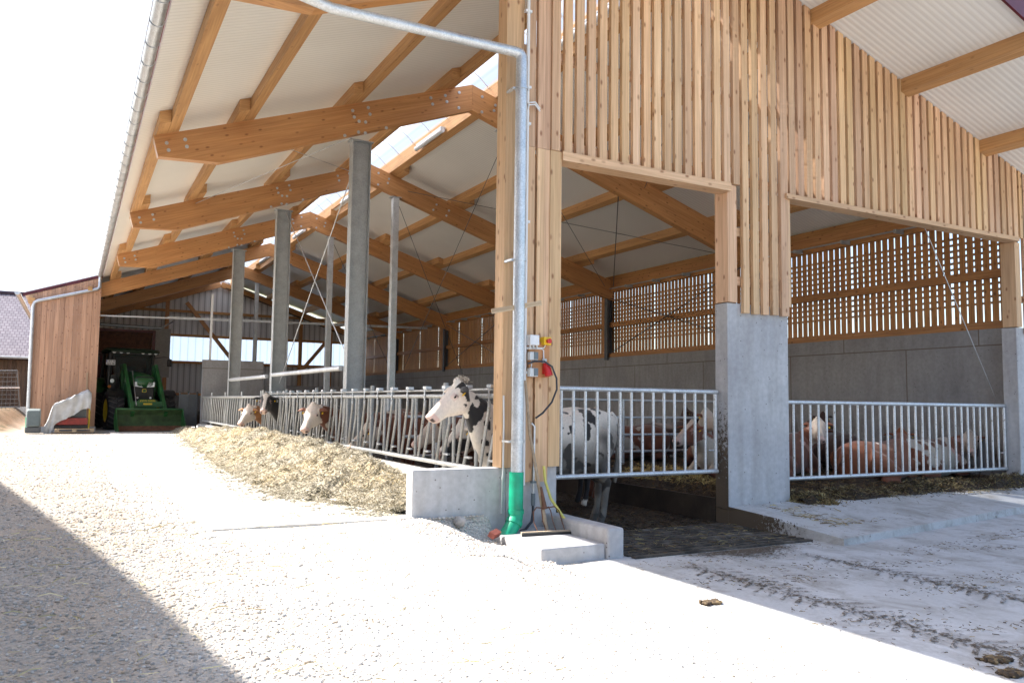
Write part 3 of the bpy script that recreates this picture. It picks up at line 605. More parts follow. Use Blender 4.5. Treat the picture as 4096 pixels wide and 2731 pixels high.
# back gable
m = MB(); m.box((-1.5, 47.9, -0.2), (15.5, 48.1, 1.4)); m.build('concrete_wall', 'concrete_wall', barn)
m = MB()
m.prism([(-1.5, 1.4), (15.5, 1.4), (15.5, 3.3), (-1.5, 3.3)], 1, 48.0, 48.03)
m.prism([(-1.5, 4.75), (15.5, 4.75), (15.5, zr(15.5)), (7.07, 8.1), (-1.5, zl(-1.5))], 1, 48.0, 48.03)
m.prism([(-1.5, 3.3), (4.4, 3.3), (4.4, 4.75), (-1.5, 4.75)], 1, 48.0, 48.03)
m.build('metal_cladding', 'sheet_metal', barn)
m = MB(); m.box((4.42, 48.0, 3.32), (15.4, 48.02, 4.72)); m.build('window_band', 'light_panel', barn)
m = MB()
for z in (1.45, 3.22, 4.70, 6.05): m.box((-1.4, 47.86, z), (15.4, 47.97, z + 0.14))
for x, t in ((4.24, 6.7), (0.3, 5.4), (11.6, 6.3), (13.4, 5.6)): m.box((x, 47.80, 1.4), (x + 0.2, 47.975, t))
m.beam((5.3, 47.7, 6.6), (8.3, 47.7, 2.9), 0.14, 0.2); m.beam((13.3, 47.7, 4.9), (11.6, 47.7, 2.8), 0.14, 0.2)
m.beam((-1.4, 47.75, zl(-1.4) - 0.2), (7.05, 47.75, 7.75), 0.16, 0.3); m.beam((7.09, 47.75, 7.75), (15.4, 47.75, zr(15.4) - 0.2), 0.16, 0.3)
m.build('gable_frame', 'glulam', barn)
m = MB(); m.beam((7.3, 47.55, 7.55), (15.2, 47.55, zr(15.2) - 0.45), 0.04, 0.05); m.build('cable_duct', 'black_plastic', barn)
# bracing rods
def rod(a, b_, r=0.011, mat='galvanised', n=6, name='bracing_rod'):
    m = MB(); m.tube([a, b_], r, n); return m.build(name, mat, barn)
rod((4.75, 15.05, 6.25), (4.72, 21.4, 1.7), 0.012); rod((4.75, 21.5, 6.25), (4.72, 15.2, 1.9), 0.012)
rod((7.9, 8.7, 6.7), (11.6, 14.9, 6.35), 0.008, 'steel_dark'); rod((2.3, 15.1, 6.2), (6.6, 21.5, 7.6), 0.008); rod((6.2, 15.1, 7.4), (2.5, 21.5, 6.2), 0.008)
rod((8.0, 15.1, 7.4), (15.1, 21.5, 5.1), 0.009, 'steel_dark'); rod((11.0, 15.1, 6.4), (15.3, 21.3, 5.1), 0.013, 'steel_dark'); rod((15.2, 15.1, 5.0), (8.2, 21.5, 7.3), 0.008, 'steel_dark')
rod((15.25, 15.2, 5.0), (15.25, 21.4, 2.9), 0.014, 'steel_dark'); rod((15.25, 15.2, 2.9), (15.25, 21.4, 4.7), 0.014, 'steel_dark')
rod((15.25, 28.3, 4.9), (15.25, 34.6, 2.9), 0.014, 'steel_dark'); rod((15.25, 28.3, 2.9), (15.25, 34.6, 4.9), 0.014, 'steel_dark')
rod((11.9, 8.8, 6.1), (15.2, 8.95, 1.45), 0.009, 'galvanised'); rod((7.9, 15.0, 6.9), (8.2, 21.5, 2.2), 0.008, 'steel_dark')
for y in TY[2:4]: rod((7.98, y, 6.85), (12.0, y + 3.4, 1.5), 0.009, 'steel_dark')
# longitudinal tubes over the feed fence
for ya, yb in ((15.15, 21.2), (21.9, 27.6)): 
    m = MB(); m.tube([(4.50, ya, 1.88), (4.50, yb, 1.90)], 0.055, 12); m.build('retaining_tube', 'galvanised', barn)
# lamps under the ridge kerb
m = MB(); lampm, nt_, nd_, lk_, b_ = new_mat('tube_cover'); b_.inputs['Base Color'].default_value = (0.72, 0.76, 0.8, 1); b_.inputs['Roughness'].default_value = 0.25; MATS['tube_cover'] = lampm
for y in (11.2, 18.3, 24.9, 31.5, 38.1):
    lt = thing('tube_light', (7.50, y, 7.78), 'long grey tube light under the ridge, bay %s from the front' % {11.2: 'first', 18.3: 'second', 24.9: 'third', 31.5: 'fourth', 38.1: 'fifth'}[y], 'tube light', 'tube lights along the ridge')
    m = MB(); m.tube([(7.50, y - 0.85, 7.78), (7.50, y + 0.85, 7.78)], 0.062, 10); m.build('diffuser', 'tube_cover', lt)
    m = MB(); m.box((7.47, y - 0.80, 7.85), (7.60, y + 0.80, 7.88)); m.build('housing', 'box_grey', lt)
# concrete wall block at the far end of the fence, and pen hardware
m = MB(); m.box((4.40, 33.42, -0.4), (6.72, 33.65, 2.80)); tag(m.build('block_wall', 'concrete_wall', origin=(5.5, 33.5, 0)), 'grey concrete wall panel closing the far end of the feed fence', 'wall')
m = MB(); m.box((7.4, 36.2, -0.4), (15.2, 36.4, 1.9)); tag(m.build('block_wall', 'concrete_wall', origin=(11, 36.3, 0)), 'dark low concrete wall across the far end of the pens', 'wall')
m = MB(); m.beam((-0.3, 35.0, 4.42), (3.3, 35.0, 4.50), 0.05, 0.06); m.beam((3.2, 35.1, 4.52), (14.5, 35.1, 4.72), 0.08, 0.10); m.build('door_track', 'galvanised', barn)
m = MB(); m.tube([(0.7, 36, 4.2), (3.05, 36, 4.15)], 0.06, 8); m.beam((3.05, 36, 4.15), (3.5, 36, 4.45), 0.05, 0.05); m.beam((3.08, 36, 0), (3.08, 36, 4.1), 0.04, 0.06); m.build('door_mechanism', 'steel_dark', barn)

# ================================================================= rainwater pipes on the corner
dp = thing('downpipe', (4.495, 8.10, -0.2), 'galvanised downpipe on the corner post ending in a bright green drain elbow', 'downpipe')
m = MB(); m.tube([(4.495, 8.12, 0.46), (4.495, 8.12, 5.28)], 0.071, 18); m.tube([(4.495, 8.12, 2.62), (4.495, 8.12, 2.70)], 0.074, 18); m.build('pipe', 'galvanised', dp)
m = MB(); m.tube([(4.495, 8.12, 5.275), (4.493, 8.12, 5.345), (4.465, 8.12, 5.385), (4.41, 8.12, 5.395), (2.2, 8.12, 5.37), (1.5, 8.12, 5.50), (0.82, 8.12, 5.72), (0.74, 8.12, 5.80), (0.72, 8.12, 5.88)], [0.071, 0.070, 0.066, 0.060, 0.058, 0.058, 0.058, 0.058, 0.058], 18); m.build('swan_neck', 'galvanised', dp)
for z in (0.80, 2.9, 4.95):
    m = MB(); m.tube([(4.495, 8.12, z), (4.495, 8.12, z + 0.03)], 0.082, 18); m.box((4.39, 8.13, z), (4.42, 8.30, z + 0.025)); m.build('pipe_clip', 'galvanised', dp)
m = MB(); m.tube([(4.485, 8.12, -0.02), (4.49, 8.12, 0.47)], 0.083, 20); m.tube([(4.487, 8.12, 0.0), (4.487, 8.12, 0.05)], 0.094, 20)
m.tube([(4.487, 8.12, 0.0), (4.475, 8.11, -0.06), (4.44, 8.10, -0.12), (4.33, 8.06, -0.24), (4.30, 8.05, -0.28)], 0.086, 20); m.tube([(4.47, 8.11, -0.075), (4.445, 8.10, -0.115)], 0.097, 20)
m.build('drain_elbow', 'pipe_green', dp)
ct = thing('cable_conduit', (4.66, 8.25, 0.4), 'white vertical plastic cable conduit right beside the corner downpipe', 'conduit')
m = MB(); m.tube([(4.655, 8.255, 0.30), (4.655, 8.255, 4.78)], 0.021, 10); m.build('tube', 'conduit_white', ct)
m = MB(); m.tube([(4.655, 8.255, 4.86), (4.655, 8.255, 7.2)], 0.021, 10); m.build('tube', 'conduit_white', ct)
for dz in (0, 0.03):
    m = MB(); m.tube([(4.655, 8.255, 4.72 + dz), (4.665, 8.24, 4.84 + dz), (4.75, 8.235, 4.86 + dz), (4.83, 8.26, 4.80 + dz)], 0.010, 6); m.build('cable', 'conduit_white', ct)
for z in (1.6, 3.4, 4.6, 5.05, 6.0):
    m = MB(); m.box((4.61, 8.24, z), (4.70, 8.29, z + 0.03)); m.build('clip', 'conduit_white', ct)
m = MB(); m.tube([(4.40, 8.29, 1.34), (4.405, 8.285, 1.0), (4.40, 8.28, 0.45), (4.415, 8.33, 0.30), (4.42, 8.345, -0.02)], 0.011, 8); tag(m.build('loose_cable', 'box_grey', origin=(4.40, 8.3, 0)), 'thin grey cable hanging on the corner post left of the downpipe', 'cable')
m = MB(); m.tube([(-1.42, 34.28, 0.5), (-1.45, 34.28, 4.55), (-1.42, 34.28, 4.72), (-1.30, 34.28, 4.80), (0.62, 34.28, 5.38), (0.69, 34.28, 5.46), (0.70, 34.28, 5.84)], 0.06, 12)
t = thing('downpipe', (-1.42, 34.28, 0), 'galvanised downpipe crossing the shed board wall diagonally from the gutter', 'downpipe'); m.build('pipe', 'galvanised', t)
m = MB(); m.tube([(-1.40, 34.28, -0.05), (-1.42, 34.28, 0.52)], 0.068, 12); m.build('drain_socket', 'pipe_green', t)
# thin batten across the corner post
m = MB(); m.beam((4.18, 8.20, 2.30), (4.74, 8.03, 2.42), 0.03, 0.055, (0, 0, 1), (1.1, 1.1, 1.1)); tag(m.build('wooden_batten', 'weathered', origin=(4.45, 8.15, 2.36)), 'short pale wooden batten nailed slanting across the corner post', 'batten')
# ---------------------------------------------------------------- electrical fittings
m = MB(); m.box((4.70, 8.235, 1.56), (4.985, 8.255, 1.98)); tag(m.build('mounting_board', 'panel_brown', origin=(4.84, 8.25, 1.56)), 'small orange-brown board carrying the switches on the gable post', 'board')
def ebox(name, label, cat, x0, x1, z0, z1, mat, y0=8.17, extra=None, top=8.234):
    t = thing(name, ((x0 + x1) / 2, top, z0), label, cat); mm = MB(); mm.box((x0, y0, z0), (x1, top, z1)); mm.build('housing', mat, t, bevel=0.006)
    if extra: extra(t)
    return t
def e1(t):
    for x in (4.70, 4.745, 4.79):
        mm = MB(); mm.tube([(x, 8.205, 1.90), (x, 8.205, 1.94)], 0.012, 8); mm.build('gland', 'box_grey', t)
ebox('junction_box', 'light grey junction box, topmost on the gable post', 'junction box', 4.675, 4.80, 1.935, 2.055, 'conduit_white', 8.16, e1, 8.296)
def e2(t):
    mm = MB(); mm.tube([(4.918, 8.165, 1.99), (4.918, 8.12, 1.99)], [0.024, 0.030], 14); mm.build('button', 'red_plastic', t)
ebox('emergency_stop', 'yellow emergency stop box with a red mushroom button', 'emergency stop', 4.868, 4.968, 1.945, 2.04, 'yellow_plastic', 8.165, e2, 8.296)
def e3(z):
    def f(t):
        mm = MB(); mm.box((4.735, 8.158, z - 0.04), (4.785, 8.169, z + 0.045)); mm.build('flap', 'box_dark', t)
    return f
ebox('socket', 'grey flap-covered socket, upper of two on the brown board', 'socket', 4.68, 4.792, 1.76, 1.855, 'box_grey', 8.17, e3(1.81))
ebox('socket', 'grey flap-covered socket, lower of two on the brown board', 'socket', 4.68, 4.792, 1.565, 1.665, 'box_grey', 8.17, e3(1.617))
t = thing('power_plug', (4.93, 8.2, 1.6), 'red three-phase power socket with a black cable on the gable post', 'power socket')
m = MB(); m.tube([(4.905, 8.20, 1.73), (4.925, 8.18, 1.66), (4.935, 8.16, 1.58)], [0.032, 0.045, 0.05], 12); m.box((4.885, 8.19, 1.60), (4.93, 8.234, 1.70)); m.build('housing', 'red_plastic', t)
m = MB(); m.tube([(4.89, 8.2, 1.73), (4.895, 8.2, 1.78)], 0.028, 12); m.build('collar', 'box_grey', t)
m = MB(); m.tube([(4.66, 8.19, 1.715), (4.74, 8.16, 1.745), (4.86, 8.14, 1.745), (4.95, 8.12, 1.69), (5.01, 8.11, 1.55), (5.015, 8.11, 1.42), (4.96, 8.13, 1.27), (4.86, 8.17, 1.14), (4.78, 8.2, 1.08)], 0.012, 8); m.build('cable', 'hose_black', t)
for a in ([(4.67, 8.235, 1.895), (4.87, 8.235, 1.90), (4.895, 8.225, 1.885), (4.895, 8.22, 1.78)], [(4.74, 8.215, 1.93), (4.74, 8.235, 1.90)], [(4.917, 8.22, 1.945), (4.90, 8.225, 1.91), (4.67, 8.24, 1.91)], [(4.735, 8.23, 1.76), (4.738, 8.235, 1.70), (4.73, 8.235, 1.665)]):
    m = MB(); m.tube(a, 0.008, 6); tag(m.build('wiring', 'conduit_white', origin=a[0]), None)
    o = bpy.context.scene.collection.objects[-1]
for i, o in enumerate([o for o in scene.collection.objects if o.name.startswith('wiring')]): tag(o, 'thin white wiring between the grey boxes on the gable post', 'wiring', 'wires joining the switch boxes')
# water pipe behind the fork
t = thing('water_pipe', (4.80, 8.30, 0), 'thin water pipe with black fitting low on the gable post', 'pipe')
m = MB(); m.tube([(4.76, 8.26, 1.02), (4.80, 8.255, 0.98), (4.80, 8.27, 0.20)], 0.013, 8); m.build('pipe', 'galvanised', t)
m = MB(); m.tube([(4.80, 8.27, 0.06), (4.80, 8.27, 0.20)], 0.026, 10); m.box((4.765, 8.245, 0.32), (4.835, 8.285, 0.345)); m.build('fitting', 'box_dark', t)
m = MB(); m.tube([(4.80, 8.27, 0.07), (4.795, 8.26, -0.02), (4.76, 8.23, -0.12), (4.66, 8.2, -0.20), (4.58, 8.18, -0.21)], 0.017, 8); m.build('hose', 'hose_black', t)
m = MB(); m.tube([(4.90, 8.20, 0.52), (4.915, 8.19, 0.35), (4.95, 8.12, 0.15), (5.02, 7.95, -0.05), (5.09, 7.80, -0.15), (5.15, 7.62, -0.035), (5.17, 7.55, -0.03)][:5] + [(5.12, 7.72, -0.175)], 0.017, 10)
tag(m.build('hose', 'hose_yellow', origin=(4.95, 8.1, 0)), 'yellow rubber hose hanging down to the concrete step by the post', 'hose')
# manure fork leaning on the post with the squeegee board under it
t = thing('manure_fork', (4.82, 7.95, -0.2), 'rusty four-tined manure fork with long wooden handle leaning on the post', 'fork')
m = MB(); m.tube([(4.655, 8.235, 1.52), (4.70, 8.19, 0.9), (4.775, 8.08, 0.25), (4.80, 8.02, -0.02), (4.815, 7.97, -0.19)], [0.015, 0.018, 0.02, 0.024, 0.024], 10); m.build('handle', 'handle_wood', t)
m = MB(); m.tube([(4.765, 8.03, 0.30), (4.80, 8.0, 0.05)], [0.012, 0.03], 8); m.build('socket', 'rust', t)
for dx, w in ((-0.17, -0.20), (-0.06, -0.09), (0.06, 0.10), (0.17, 0.25)):
    m = MB(); m.tube([(4.80, 8.0, 0.06), (4.80 + dx * .7, 7.99, 0.075), (4.80 + dx, 7.97, 0.03), (4.80 + dx * 1.08, 7.93, -0.08), (4.80 + (dx * 0.9 + w * 0.1), 7.86, -0.17), (4.80 + dx * 0.45 + w * .35, 7.79, -0.205)], [0.008, 0.008, 0.007, 0.006, 0.005, 0.003], 6); m.build('tine', 'rust', t)
t = thing('floor_scraper', (4.75, 7.8, -0.2), 'dirty rubber-edged scraper board lying under the manure fork', 'scraper')
m = MB(); m.beam((4.40, 7.83, -0.175), (5.02, 7.78, -0.18), 0.035, 0.03); m.build('board', 'weathered', t)
m = MB(); m.beam((4.39, 7.80, -0.19), (5.0, 7.755, -0.195), 0.012, 0.03); m.build('rubber_edge', 'black_plastic', t)
m = MB(); m.obox((4.12, 7.93, -0.175), (.05, .02, .012), (-.018, .03, .016), (.006, -.016, .026), (1, 1, 1)); tag(m.build('brick_piece', 'brick', origin=(4.1, 7.93, -0.2)), 'small dark red brick fragment lying by the drain elbow', 'brick')
o = stones('rock', np.array([[3.86, 8.26, -0.07]]), np.array([0.10]), [(0.5, 0.48, 0.46)]); tag(o, 'grey rock lying against the foot of the stub wall', 'rock')

# ================================================================= gates
def gate(x0, x1, y, zb, zt, r_rail, r_bar, first, pitch, label, extra=None):
    g = thing('barn_gate', (x0, y, 0), label, 'gate')
    m = MB(); m.tube([(x0, y, zt - r_rail), (x1, y, zt - r_rail)], r_rail, 14); m.build('top_rail', 'galvanised_tube', g)
    m = MB(); m.tube([(x0, y, zb + r_rail), (x1, y, zb + r_rail)], r_rail, 14); m.build('bottom_rail', 'galvanised_tube', g)
    m = MB(); m.tube([(x1 - r_rail, y, zb + r_rail * 2), (x1 - r_rail, y, zt - r_rail * 2)], r_rail * 0.9, 12); m.build('end_post', 'galvanised_tube', g)
    x = first
    while x < x1 - 0.09:
        m = MB(); m.tube([(x, y, zb + r_rail * 1.9), (x, y, zt - r_rail * 1.9)], r_bar, 10); m.build('bar', 'galvanised_tube', g); x += pitch
    m = MB(); m.tube([(x1 - 0.16, y, zb + 0.32), (x1 - r_rail * 2, y, zb + 0.32)], 0.012, 8); m.build('bolt', 'galvanised', g)
    return g
gate(5.19, 7.93, 8.56, 0.315, 1.475, 0.031, 0.0195, 5.36, 0.1808, 'galvanised barred gate in front of the spotted cow, between post and pillar')
gate(9.14, 14.90, 8.62, 0.155, 1.352, 0.031, 0.0185, 9.32, 0.1786, 'long galvanised barred gate right of the concrete pillar, resting cattle behind')
# pen rails inside
t = thing('pen_fence', (9.3, 13, 0), 'dark four-rail tube fence across the pen behind the spotted cow', 'pen fence')
for z in (1.34, 1.0, 0.66, 0.33):
    m = MB(); m.tube([(5.0, 13, z), (13.0, 13, z)], 0.026, 8); m.build('rail', 'galvanised_tube', t)
for x in (5.6, 9.58, 12.9):
    m = MB(); m.tube([(x, 13, -0.36), (x, 13, 1.36)], 0.035, 8); m.build('post', 'galvanised_tube', t)
# ---------------------------------------------------------------- feed fence with headlocks
ff = thing('headlock_fence', (4.45, 15, 0.3), 'long galvanised self-locking feed fence running back from the corner post', 'feed fence')
YF = 4.45
m = MB(); m.tube([(YF, 8.54, 1.335), (YF, 22.3, 1.335)], 0.030, 12); m.build('top_rail', 'headlock_tube', ff)
m = MB(); m.tube([(YF + 0.02, 8.54, 1.415), (YF + 0.02, 22.0, 1.415)], 0.017, 8); m.build('locking_rail', 'headlock_tube', ff)
m = MB(); m.tube([(YF, 8.58, 0.43), (YF, 22.3, 0.43)], 0.032, 12); m.build('bottom_rail', 'headlock_tube', ff)
units = [8.69 + 0.677 * k for k in range(20)]
for k, yb in enumerate(units):
    a = 0.0
    m = MB(); m.tube([(YF - 0.03, yb, 1.28), (YF - 0.02, yb + 0.03, 1.20), (YF - 0.01, yb + 0.26, 0.47)], 0.021, 8); m.build('swing_bar', 'headlock_tube', ff)
    m = MB(); m.tube([(YF, yb - 0.14, 1.33), (YF, yb - 0.12, 0.98), (YF, yb + 0.08, 0.45)], 0.023, 8); m.build('neck_bar', 'headlock_tube', ff)
    m = MB(); m.tube([(YF, yb - 0.27, 1.33), (YF, yb - 0.27, 0.43)], 0.024, 8)
    if k != 0: m.build('upright', 'headlock_tube', ff)
    m = MB(); m.box((YF - 0.045, yb - 0.012, 1.20), (YF - 0.033, yb + 0.012, 1.44)); m.box((YF - 0.045, yb - 0.06, 1.435), (YF + 0.04, yb + 0.055, 1.475)); lt = m.build('latch', 'galvanised', ff)
    m = MB(); m.box((YF - 0.02, yb - 0.12, 0.545), (YF + 0.02, yb + 0.05, 0.57)); m.build('stop_link', 'galvanised', ff) if k < 16 else None
# (latches, bars, uprights: about a hundred parts)
for y in (10.2, 13.3, 16.9, 19.6, 22.3):
    m = MB(); m.tube([(YF + 0.06, y, 0.3), (YF + 0.06, y, 1.52)], 0.035, 10); m.build('fence_post', 'headlock_tube', ff)
sf = thing('feed_barrier', (4.45, 28, 0.3), 'distant galvanised feed barrier with close curved bars before the concrete panel', 'feed fence')
m = MB(); m.tube([(YF, 22.4, 1.335), (YF, 33.3, 1.335)], 0.035, 10); m.build('top_rail', 'headlock_tube', sf)
m = MB(); m.tube([(YF, 22.4, 0.43), (YF, 33.3, 0.43)], 0.035, 10); m.build('bottom_rail', 'headlock_tube', sf)
y = 22.55; k = 0
while y < 33.3:
    off = 0.05 * (k % 2)
    m = MB(); m.tube([(YF, y, 1.33), (YF - 0.01, y + 0.02, 1.1), (YF - 0.02, y + 0.10, 0.75), (YF, y + 0.16, 0.44)], 0.02, 6); m.build('curved_bar', 'headlock_tube', sf); y += 0.40; k += 1
for y in (22.6, 25.5, 28.5, 31.5): m = MB(); m.tube([(YF + 0.07, y, 0.3), (YF + 0.07, y, 1.5)], 0.04, 8); m.build('fence_post', 'headlock_tube', sf)
t = thing('pen_gate', (4.0, 34.7, 0), 'dark steel gate standing between the tractor and the concrete panel', 'gate')
for x in (3.72, 4.05, 4.37): m = MB(); m.box((x, 34.68, 0.1), (x + 0.05, 34.74, 1.55)); m.build('upright', 'steel_dark', t)
m = MB(); m.box((3.72, 34.70, 0.15), (4.42, 34.72, 1.45)); m.build('sheet_panel', 'steel_dark', t)

# ================================================================= hay, straw, gravel
HY = [8.4, 9.9, 10.7, 11.3, 12.5, 14, 15.7, 18, 20.8, 24.5, 29.7, 33, 35.2]; HH = [.13, .16, .25, .32, .41, .45, .48, .49, .50, .39, .21, .18, .0]
def foot(y): return 3.15 - 0.75 * smooth((y - 8.6) / 2.4) + 0.45 * smooth((y - 15) / 8) + 0.55 * smooth((y - 22) / 10) + 0.20 * noise.noise(Vector((0, y * 0.8, 0))) + 0.10 * noise.noise(Vector((0, y * 3, 0)))
def hayh(x, y):
    H = float(np.interp(y, HY, HH)); ft = foot(y); t = (x - ft) / max(0.2, (3.75 - ft))
    if t <= 0: return -0.05
    h = H * (smooth(min(1, t * 0.9)) ** 0.85)
    if x > 3.95: h -= (x - 3.95) * (0.30 + 0.5 * noise.noise(Vector((1, y * 1.2, 5))))
    a = min(1, t * 3) * min(1, H * 4)
    h += (0.13 * noise.noise(Vector((x * 1.6, y * 1.3, 0))) + 0.10 * noise.noise(Vector((x * 4.5, y * 4.5, 3))) + 0.05 * noise.noise(Vector((x * 11, y * 11, 3)))) * a
    return max(-0.05, h + 0.004)
hx = list(np.arange(1.9, 4.31, 0.055)); hy = list(np.arange(8.56, 20, 0.055)) + list(np.arange(20.1, 35.2, 0.12))
tag(grid_obj('hay_heap', hx, hy, hayh, 'hay_base'), 'long heap of pale chopped hay spread along the feed fence', 'hay', kind='stuff')
n = 130000; X = rs.uniform(1.9, 4.3, n); Yh = 8.58 + (35.2 - 8.58) * rs.uniform(0, 1, n) ** 1.7
Z = np.array([hayh(a, b2) for a, b2 in zip(X, Yh)]); k = (Z > 0.0) | ((Z > -0.06) & (rs.uniform(0, 1, n) < 0.012)); P = np.stack([X, Yh, np.maximum(Z, 0.003) + 0.004], 1)[k]
HC = [(0.54, 0.49, 0.39), (0.47, 0.42, 0.31), (0.60, 0.56, 0.47), (0.38, 0.34, 0.26), (0.42, 0.39, 0.30), (0.20, 0.175, 0.12)]
dk = np.array([noise.noise(Vector((a * 2.6, b2 * 2.6, 21))) + .5 * noise.noise(Vector((a * 7, b2 * 7, 2))) for a, b2, c2 in P]) > .38  # noise picks the clumps drawn with darker stems
tag(straws('hay_clumps', P[dk][::2] + np.array([0, 0, .006]), 0.09, 0.007, 'straw', [(.13, .115, .065), (.20, .17, .10), (.09, .08, .05)], 0.5), 'darker clumps in the hay heap', 'hay', kind='stuff')
tag(straws('hay_blades', P[~dk | (rs.uniform(0, 1, len(dk)) < .35)], 0.075, 0.0048, 'straw', HC, 0.5), 'loose pale hay stems covering the heap by the feed fence', 'hay', kind='stuff')
# stray strands along the foot of the heap
n = 5200; Yh = 8.5 + 24 * rs.uniform(0, 1, n) ** 1.3; X = np.array([foot(y) for y in Yh]) - np.abs(rs.normal(0, 0.30, n)) + 0.15
tag(straws('stray_hay', np.stack([X, Yh, np.full(n, 0.008)], 1), 0.10, 0.008, 'straw', HC, 0.05), 'thin scatter of hay stems along the foot of the heap', 'hay', kind='stuff')
# bedding straw
n = 26000; X = rs.uniform(7.98, 15.25, n); Yb = 8.3 + 8.5 * rs.uniform(0, 1, n) ** 1.6; Z = np.array([zbed2(a, b2) for a, b2 in zip(X, Yb)]); den = np.array([noise.noise(Vector((a * 1.1, b2 * 1.1, 7))) for a, b2 in zip(X, Yb)])
k = rs.uniform(0, 1, n) < np.clip(0.45 + 1.3 * den, 0.12, 1); P = np.stack([X, Yb, Z + 0.012], 1)[k]
SC = [(0.16, 0.10, 0.035), (0.07, 0.04, 0.016), (0.22, 0.15, 0.06), (0.035, 0.022, 0.012), (0.05, 0.03, 0.014)]
tag(straws('bedding_straw', P, 0.13, 0.007, 'straw', SC, 0.4), 'matted brown straw stems covering the pen bedding', 'straw', kind='stuff')
# bright clean straw near the resting cow, in the walkway pen
def clump(n, cx, cy, rx, ry, zf, h, name, label, cols, L=0.12, W=0.009, tilt=0.6):
    r_ = np.sqrt(rs.uniform(0, 1, n)); a = rs.uniform(0, 6.28, n); X = cx + rx * r_ * np.cos(a); Yc = cy + ry * r_ * np.sin(a)
    Z = np.array([zf(x, y) for x, y in zip(X, Yc)]) + h * (1 - r_) * rs.uniform(0, 1, n) + 0.01
    return tag(straws(name, np.stack([X, Yc, Z], 1), L, W, 'straw', cols, tilt), label, 'straw', kind='stuff')
clump(1500, 9.2, 10.9, 0.9, 1.0, zbed2, 0.06, 'straw_clump', 'clean golden straw in front of the white-faced resting cow', [(0.55, 0.42, 0.16), (0.45, 0.32, 0.12)])
clump(1500, 9.5, 8.33, 0.42, 0.16, lambda x, y: -0.14, 0.17, 'straw_clump', 'tangled tuft of pale straw beside the concrete pillar', [(0.42, 0.34, 0.15), (0.20, 0.13, 0.05)], 0.16)
clump(1500, 9.55, 8.05, 0.22, 0.12, lambda x, y: -0.17, 0.09, 'straw_clump', 'brown straw tuft lying on the slab before the pillar', [(0.30, 0.22, 0.09), (0.12, 0.08, 0.03)], 0.13)
clump(2600, 14.2, 8.3, 0.55, 0.2, lambda x, y: -0.09, 0.22, 'straw_clump', 'straw piled against the far right gate end', [(0.38, 0.30, 0.12), (0.16, 0.10, 0.04)], 0.16)
def zband(x, y): return -0.15 + 0.013 * (x - 9) + max(0, 0.07 + 0.16 * noise.noise(Vector((x * 1.8, y * 3, 6))) + 0.08 * noise.noise(Vector((x * 7, y * 7, 2)))) * smooth((y - 8.02) / 0.22)
tag(grid_obj('muck_band', list(np.arange(9.15, 14.95, 0.045)), list(np.arange(7.98, 8.60, 0.045)), zband, 'bedding'), 'ragged ridge of dark muck along the foot of the long gate', 'muck', kind='stuff')
n = 11000; X = rs.uniform(9.15, 14.9, n); Yq = 8.6 - np.abs(rs.normal(0, .26, n)); Zq = np.array([max(zband(a, b2), -.14 + .013 * (a - 8) - max(0, 8.37 - b2) * .083) for a, b2 in zip(X, Yq)]) + rs.uniform(0.005, .05, n) * (Yq > 8.1)
tag(straws('muck_straw', np.stack([X, Yq, Zq + .008], 1), 0.10, 0.007, 'straw', [(0.04, 0.026, 0.014), (0.09, 0.055, 0.025), (0.30, 0.23, 0.10), (0.06, 0.04, 0.02), (0.18, 0.13, 0.055)], 0.45), 'straw and muck pushed out under the long gate', 'straw', kind='stuff')
def zslab(x, y):
    t = (8.37 - y) / 1.8; return max(-0.36, (-0.13 + 0.013 * (x - 8)) - t * 0.15) + 0.012
n = 5200; X = rs.uniform(8.4, 16, n); Ys = 8.35 - 1.35 * rs.uniform(0, 1, n) ** 1.2; den = np.array([noise.noise(Vector((a * 0.9 + 3, b2 * 2.2, 1))) for a, b2 in zip(X, Ys)]); k = rs.uniform(0, 1, n) < np.clip(0.25 + 1.8 * den, 0.02, 1)
P = np.stack([X, Ys, [zslab(a, b2) for a, b2 in zip(X, Ys)]], 1)[k]
tag(straws('slab_straw', P, 0.12, 0.007, 'straw', [(0.45, 0.36, 0.18), (0.34, 0.25, 0.11), (0.15, 0.10, 0.05)], 0.06), 'thin litter of straw blown over the sloping slab', 'straw', kind='stuff')
def zyard(x): return -0.365 + (min(0.22, 0.028 * (x - 8)) if x > 8 else 0) + 0.006
n = 15000; X = rs.uniform(4.9, 14, n); Ys = rs.uniform(2.2, 7.0, n); den = np.array([noise.noise(Vector((a * 0.6, b2 * 2.6 + a * 0.5, 4))) for a, b2 in zip(X, Ys)]); k = (rs.uniform(0, 1, n) < np.clip(0.12 + 1.6 * den, 0.01, 1)) & (X > yard_edge(0) + 0.3) & ~((X > 7.9) & (Ys > 6.4)) & ~((X < 5.3) & (Ys > 6.9))
P = np.stack([X, Ys, [zyard(a) for a in X]], 1)[k]
tag(straws('yard_litter', P, 0.042, 0.005, 'straw', [(0.09, 0.06, 0.035), (0.14, 0.10, 0.06), (0.30, 0.23, 0.12)], 0.05), 'dark dung crumbs and straw bits strewn over the concrete yard', 'litter', kind='stuff')
n = 6500; X = rs.uniform(5.2, 7.9, n); Ys = 8.5 + 9 * rs.uniform(0, 1, n) ** 1.5
tag(straws('walkway_litter', np.stack([X, Ys, np.full(n, -0.352)], 1), 0.09, 0.007, 'straw', [(0.05, 0.033, 0.018), (0.10, 0.065, 0.03), (0.025, 0.018, 0.012)], 0.12), 'dung-soaked straw bits on the dark walkway floor', 'litter', kind='stuff')
n = 380; X = rs.uniform(5.3, 7.9, n); Ys = rs.uniform(6.95, 8.4, n)
